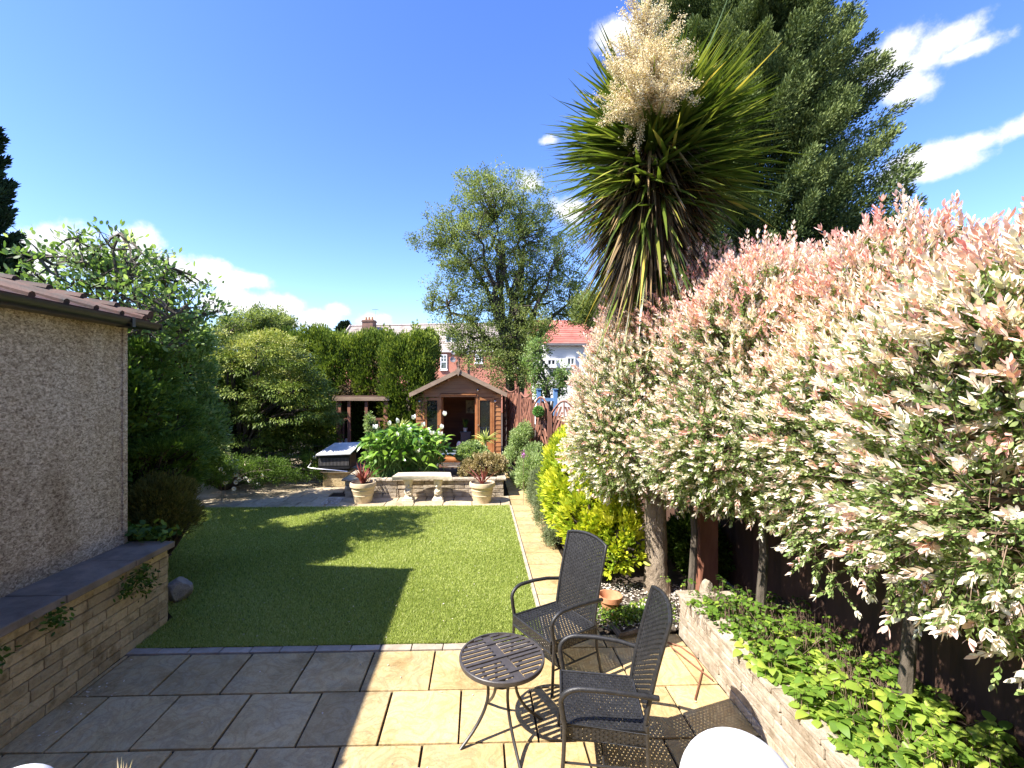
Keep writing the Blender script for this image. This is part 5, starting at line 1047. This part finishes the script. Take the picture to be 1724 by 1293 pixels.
for i,(a,b2) in enumerate(dz):
    c = np.array(W(a,b2,10.15+ (a-370)*.012)); t = T('daisy', 'white daisy on a thin stem above the dark planting, ' + ['leftmost and highest','just right of highest','left of pair halfway down','above the pair','right of pair halfway down','lowest near the paving','small one in the middle','right of the middle one','right group upper','right group lower','rightmost on its own','between the upper two'][i], 'daisy', (c[0],c[1],0.02), 0, 'white daisies by the far paving')
    n = 12; az = np.linspace(0,2*PI,n,endpoint=False); X = np.array([1,0,0]); Z = nrm(np.array([.1,.35,1.0])); D = np.stack([np.cos(az), np.zeros(n), np.sin(az)],1)
    blades('petals', np.tile(c,(n,1)), D, np.tile([0,-1.,.2],(n,1)), .055, .024, rng.random(n), MT['flowerw'], t, prof=OVAL); m = M(); m.lathe((c[0],c[1]-.008,c[2]),[(0,-.012),(.012,-.008),(.016,0),(.012,.008),(0,.012)],8); m.build('flower_centre', MT['yellow'], t, True)
    m = M(); m.tube([(c[0],c[1]+.01,0),(c[0],c[1]+.01,c[2])],.003,4); m.build('stem', MT['twig'], t, True)
bush('laurel_hedge', 'dark leafy laurel tucked behind far end of outbuilding', 'shrub', (-5.6,5.8,.1), [(-5.35,5.72,2.3,1.0,.6,1.4),(-6.4,5.8,2.5,.9,.6,1.4),(-4.7,5.9,2.0,.6,.55,1.3),(-7.3,6.45,2.8,1.15,.8,1.5)], LM['dkgreen'], 620, 70, .2, .075, .035, prof=OVAL, inner=.4)
# arching blossom spray in the shade
n = 240; s = rng.random(n); a_ = np.array(W(355,740,10.1)); b_ = np.array(W(402,800,10.0)); P = a_*(1-s[:,None])+b_*s[:,None]+rng.normal(0,.05,(n,3))+np.outer(np.sin(s*PI),[.1,0,.06])
t = T('blossom_spray', 'arching pale sunlit spray hanging in front of dark acer shade', 'shrub branch', (-6.2,10.1,0)); blades('leaves', P, rdir(n), rdir(n), .045, .025, rng.random(n), LM['pale'], t, prof=OVAL); m = M(); m.tube([(-6.2,10.1,0),tuple(a_+np.array([-.1,0,.05])),tuple((a_+b_)/2+np.array([.1,0,.06])),tuple(b_)],[.012,.008,.006,.003],5); m.build('stem', MT['twig'], t, True)

# --- right border
bush('shade_stand_in', 'added dark low shrub standing in for deep shade right of cordyline trunk', 'shrub', (2.95,6.1,.03), [(2.95,6.1,.35,.3,.6,.35)], LM['dkgreen'], 160, 60, .13, .06, .03, prof=OVAL, inner=.4)  # added shrub, its dark leaves stand in for black shade over the soil
bush('golden_choisya', 'bright golden yellow leaved shrub behind the farther chair', 'shrub', (1.6,6.3,.03), [(1.60,6.25,.62,.46,.55,.60),(1.50,6.9,.85,.45,.55,.68),(1.78,5.75,.50,.36,.4,.50),(1.9,6.7,.8,.45,.6,.6)], LM['choisya'], 520, 26, .085, .082, .034, prof=OVAL, inner=.7, rtop=.14, out=.9, up=.35, rnd=.5, rspread=.3, ntw=18)
bush('golden_choisya', 'golden yellow leaved shrub farther along the path below arched panels', 'shrub', (1.6,8.1,.03), [(1.55,7.8,.75,.45,.55,.68),(1.75,8.6,.95,.45,.6,.7),(1.95,9.4,1.05,.42,.5,.62)], LM['choisya'], 520, 34, .10, .07, .030, prof=OVAL, inner=.7, rtop=.14, out=.9, up=.35, rnd=.5, rspread=.3)
bush('grey_lavender', 'grey green fine leaved shrub spilling over side path', 'shrub', (1.28,8.5,.03), [(1.23,8.0,.35,.22,.5,.34),(1.25,8.9,.45,.25,.5,.42)], LM['greyg'], 260, 80, .09, .05, .009, inner=.5, up=.6)
bush('low_heather', 'low pinkish grey heather spilling on path near golden shrub', 'shrub', (1.22,7.2,.03), [(1.2,7.2,.12,.16,.35,.13)], LM['greyg'], 70, 60, .06, .035, .010, inner=.3)
bush('green_border_shrub', 'mid green bushy plant with one purple flower beside path', 'shrub', (1.2,10.1,.03), [(1.15,9.9,.55,.28,.5,.5),(1.35,10.6,.6,.35,.5,.55)], LM['pale'], 260, 50, .11, .06, .022, inner=.55, up=.5)
p = W(881,765,9.5); n = 60; t = T('purple_flower', 'single purple flower spike above the green border plant', 'flower', (p.x,9.5,.1)); blades('petals', np.array(p)+rng.normal(0,.025,(n,3))*np.array([1,1,1.5]), rdir(n), rdir(n), .03, .02, rng.random(n), LM['purple'], t, prof=OVAL); m = M(); m.tube([(p.x,9.5,0.03),tuple(p)],.004,4); m.build('stem', MT['twig'], t, True)
bush('small_round_tree', 'small light green bush against fence right of summerhouse', 'shrub', (W(877,760,12.6).x,12.6,0), [We(877,742,12.6,17,.28,20),We(872,765,12.5,20,.3,18),We(884,725,12.6,10,.2,12)], LM['pale'], 150, 55, .11, .06, .025, inner=.5)
bush('rockery_plant', 'low pale plants by planter end and the side path', 'shrub', (1.05,11.6,0), [(1.15,11.6,.2,.3,.5,.2),(.85,12.6,.15,.3,.3,.15)], LM['pale'], 90, 50, .08, .05, .02, inner=.3)
rock('rockery_stone', 'pale rockery stone at end of side path, nearer one', (1.0,12.0,.12), (.22,.16,.14), MT['whiteblock']); rock('rockery_stone', 'pale rockery stone behind the nearer one at path end', (1.25,12.4,.16), (.25,.18,.2), MT['whiteblock'])
# raised bed leaves: round leaved perennials
def ground_leaves(name, label, cat_, pts, n, L, hmin, hmax, mat, base, stems=True, rlo=0., rhi=1.):
    t = T(name, label, cat_, base); pts = np.array(pts, float); k = len(pts); m_ = max(3, n//8); i = rng.integers(0,k,m_)
    C = pts[i][:,:3]+np.stack([rng.normal(0,1,m_)*pts[i,3], rng.normal(0,1,m_)*pts[i,4], rng.uniform(hmin,hmax,m_)*rng.random(m_)**.3],1); sz = rng.uniform(.5,1.3,m_); rc_ = rng.random(m_)
    ii = np.repeat(np.arange(m_),8); n = len(ii); az = rng.uniform(0,2*PI,n); O_ = np.stack([np.cos(az),np.sin(az),rng.uniform(-.5,.5,n)],1); P = C[ii]+O_*(L*sz[ii]*rng.uniform(.1,.9,n))[:,None]
    P[:,0] = np.clip(P[:,0], 2.04, 3.1); P[:,0] = np.maximum(P[:,0], 2.04)+rng.uniform(-.06,.02,n); P[:,2] = np.maximum(P[:,2], np.where(P[:,0]<2.23, .452, base[2]+.01))
    r = np.clip((rc_[ii]*.6+rng.random(n)*.4)*(rhi-rlo)+rlo,0,1)
    blades('leaves', P, nrm(O_+rdir(n)*.25), nrm(UP+O_*.5+rdir(n)*.45), L*sz[ii]*rng.uniform(.7,1.15,n), L*.88*sz[ii]*rng.uniform(.7,1.1,n), r, mat, t, prof=[(0,.35),(.12,.85),(.38,1),(.62,.82),(.85,.42),(1,.04)], bend=-.3, cup=.14, smooth=True)
    if stems: sticks('stems', P*np.array([1,1,0])+UP*base[2]+rng.normal(0,.02,(n,3))*np.array([1,1,0]), P, .0025, .0018, MT['twig'], t, 3)
    return t
ground_leaves('bed_perennials', 'dark green clover like foliage at far end of raised bed', 'bed plant', [(2.45,4.2,.33,.2,.18),(2.35,3.8,.33,.14,.2),(2.7,3.7,.33,.2,.3),(2.85,3.3,.33,.14,.4)], 2100, .045, .02, .22, LM['cover'], (2.4,4.0,.33), rhi=.75)
ground_leaves('bed_perennials', 'yellow green round leaved plant spilling over middle of pale block wall', 'bed plant', [(2.30,3.1,.33,.10,.22),(2.4,2.7,.33,.14,.25),(2.55,3.2,.33,.2,.3),(2.25,3.3,.33,.08,.12),(2.75,2.9,.33,.18,.3)], 1150, .07, .0, .2, LM['cover'], (2.35,3.0,.33), rlo=.25)
ground_leaves('bed_perennials', 'bright round leaved plant nearest camera in the raised bed', 'bed plant', [(2.32,2.2,.33,.12,.2),(2.55,2.1,.33,.22,.3),(2.75,2.6,.33,.2,.3),(2.8,2.1,.33,.15,.3),(2.22,2.4,.36,.05,.3)], 1250, .065, .0, .18, LM['cover'], (2.4,2.2,.33), rlo=.1)
ground_leaves('trunk_groundcover', 'small leafy ground cover around terracotta pot and cordyline foot', 'ground cover', [(2.0,4.75,.02,.1,.1)], 10, .03, .02, .08, LM['cover'], (2.0,4.75,.03))
n = 1500; c = np.array([(1.38,4.72,0),(1.62,4.75,0),(1.85,4.72,0),(1.3,5.05,0),(1.95,4.95,0)])[rng.integers(0,5,n)]; P = c+np.stack([rng.normal(0,.09,n),rng.normal(0,.07,n),rng.uniform(.04,.17,n)],1)
t = T('low_sedum', 'low pale and green rosettes in front of the terracotta pot', 'ground cover', (1.6,4.75,.03)); blades('leaves', P, nrm(rdir(n)+UP*.3), nrm(UP+rdir(n)*.5), .036, .022, rng.random(n)*.8, LM['cover'], t, prof=OVAL)
n = 420; t = T('wall_weeds', 'green weeds sprouting from joints under the coping near wall end', 'weed', (-3.25,4.3,.7)); c = np.array([(-3.24,4.45,.72),(-3.24,4.25,.66),(-3.24,4.5,.58),(-3.24,3.55,.74),(-3.24,3.1,.70)])[rng.integers(0,5,n)]
P = c+rng.normal(0,.05,(n,3))*np.array([.5,1.2,.9]); P[:,0] = np.maximum(P[:,0],-3.235); blades('leaves', P, nrm(rdir(n)+np.array([.8,0,-.2])), rdir(n), .04, .02, rng.random(n)*.6, LM['dkgreen'], t, prof=OVAL)
n = 420; t = T('coping_ivy', 'dark green lobed leaves creeping over far end of the coping', 'ivy', (-3.7,5.0,.85)); P = np.array([-3.75,4.98,.93])+rng.normal(0,1,(n,3))*np.array([.22,.08,.05]); blades('leaves', P, nrm(rdir(n)+[0,-.4,-.1]), nrm(UP+rdir(n)*.6), .065, .055, rng.random(n)*.9, LM['dkgreen'], t, prof=OVAL)

n = 260; x = rng.uniform(2.3,3.0,n); yy = rng.uniform(1.6,4.3,n); A_ = np.stack([x,yy,np.full(n,.33)],1); o = sticks('dry_stems', A_, A_+nrm(rdir(n)*.7+UP)*rng.uniform(.08,.3,n)[:,None], .003, .0015, MT['twig'], None, 3); tag(o, 'dry broken plant stems standing among the raised bed leaves', 'dead stems', kind='stuff')
# --- planter plants
def rosette(name, label, c, n, L, Wd, mat, spread=.9, stem=None, grav=.25, cat_='plant', elo=-10):
    t = T(name, label, cat_, (c[0],c[1],stem if stem is not None else c[2])); el = np.arcsin(rng.uniform(math.sin(R(elo)),1,n)); az = rng.uniform(0,2*PI,n); D = np.stack([np.cos(el)*np.cos(az),np.cos(el)*np.sin(az),np.sin(el)],1)
    blades('leaves', np.tile(c,(n,1)).astype(float), D, nrm(UP+rdir(n)*.4), L*rng.uniform(.75,1.1,n), Wd, rng.random(n), mat, t, prof=BLADE, grav=grav, cup=.15)
    if stem is not None: m = M(); m.tube([(c[0],c[1],stem),(c[0]+.01,c[1],c[2])],[.035,.028],9); m.build('trunk', MT['stonec'], t, True, smooth=True)
    return t
p = W(872-55,740,11.7); rosette('yucca', 'spiky pale green yucca on a bare pale stem in front of summerhouse door', (p.x,11.7,p.z-.02), 60, .50, .04, LM['yucca'], stem=.36, elo=0)
t = None
p = W(675,722,12.0); rosette('yucca', 'spiky yellow green yucca behind the big leafy lily clump', (p.x,12.0,p.z-.05), 60, .48, .035, LM['yucca'], stem=.3, elo=5)
# calla lilies
t = T('calla_lilies', 'big clump of glossy green arum lilies with white flowers in the planter', 'lily clump', (W(684,780,11.1).x,11.1,.34))
n = 900; ce = np.array([(W(660,760,11.1).x,11.1),(W(720,765,11.1).x,11.2),(W(645,760,11.1).x,11.0),(W(690,745,11.1).x,11.4)])[rng.integers(0,4,n)]; px_ = ce[:,0]+rng.normal(0,.26,n); py_ = ce[:,1]+rng.normal(0,.22,n)
px_ = np.clip(px_, W(617,760,11.1).x, W(752,760,11.1).x); dist = np.abs(px_-W(684,780,11.1).x); pz = .5+rng.random(n)**.6*(1.02-.28*dist**1.3); o = np.stack([px_-W(684,780,11.1).x, py_-11.2, 0*px_],1)
P = np.stack([px_,py_,pz],1); D = nrm(nrm(o)*.7+rdir(n)*.6+UP*rng.uniform(.0,1.3,n)[:,None]+np.array([0,-.2,0])); blades('leaves', P, D, nrm(UP+np.array([0,-.5,0])+rdir(n)*.6), rng.uniform(.16,.30,n), rng.uniform(.06,.11,n), rng.random(n), LM['calla'], t, prof=[(0,.35),(.12,.95),(.35,1),(.65,.7),(.88,.3),(1,.04)], bend=-.1, grav=.35, cup=.22, smooth=True)
Bs = np.stack([ce[:,0]+rng.normal(0,.12,n), ce[:,1]+rng.normal(0,.1,n), np.full(n,.34)],1); sticks('stalks', Bs, P, .009, .006, pm('green stalk',(.10,.2,.04),(.2,.32,.08),9,.5), t, 5)
for i,(a,b2) in enumerate([(632,722),(655,716),(671,712),(697,706),(712,718),(743,722),(748,700),(690,728),(728,732),(742,733),(668,735),(651,735),(708,745),(703,762),(625,745)]):
    c = np.array(W(a,b2,10.85+.03*(i%4))); az = rng.uniform(0,6.28); dn = nrm(np.array([[math.cos(az+q)*.45,-.5+math.sin(az+q)*.3,.9] for q in (0,1.3,2.6)])); P = np.tile(c,(3,1))
    blades('flower', P, dn, nrm(np.array([[0,-1,.35]]*3)), np.array([.13,.11,.12]), np.array([.075,.08,.07]), rng.random(3), MT['flowerw'], t, prof=[(0,.2),(.3,.9),(.6,1),(.85,.5),(1,.06)], bend=-.2, cup=.15, smooth=True)
bush('beige_hydrangea', 'faded beige and green hydrangea mound at right end of the planter', 'shrub', (W(812,790,10.95).x,10.95,.34), [We(812,787,10.95,36,.35,22),We(833,785,11.0,20,.3,20),We(790,790,10.9,16,.25,14)], LM['hydr'], 210, 55, .08, .035, .024, prof=OVAL, inner=.75, zmin=-.8)
bush('sedum_mound', 'pale green rounded plant between beige hydrangea and glass table', 'shrub', (W(795,770,11.5).x,11.5,.34), [We(795,764,11.4,24,.35,16)], LM['pale'], 120, 50, .09, .055, .035, prof=OVAL, inner=.7)
p = W(640,735,11.9); bush('variegated_shrub', 'thin pale variegated shrub in front of the shelter', 'shrub', (p.x,11.9,.34), [We(625,722,11.9,9,.15,16),We(632,745,11.9,14,.2,16),We(622,706,11.9,6,.1,8)], LM['pale'], 60, 40, .1, .055, .025, prof=OVAL, inner=.4)
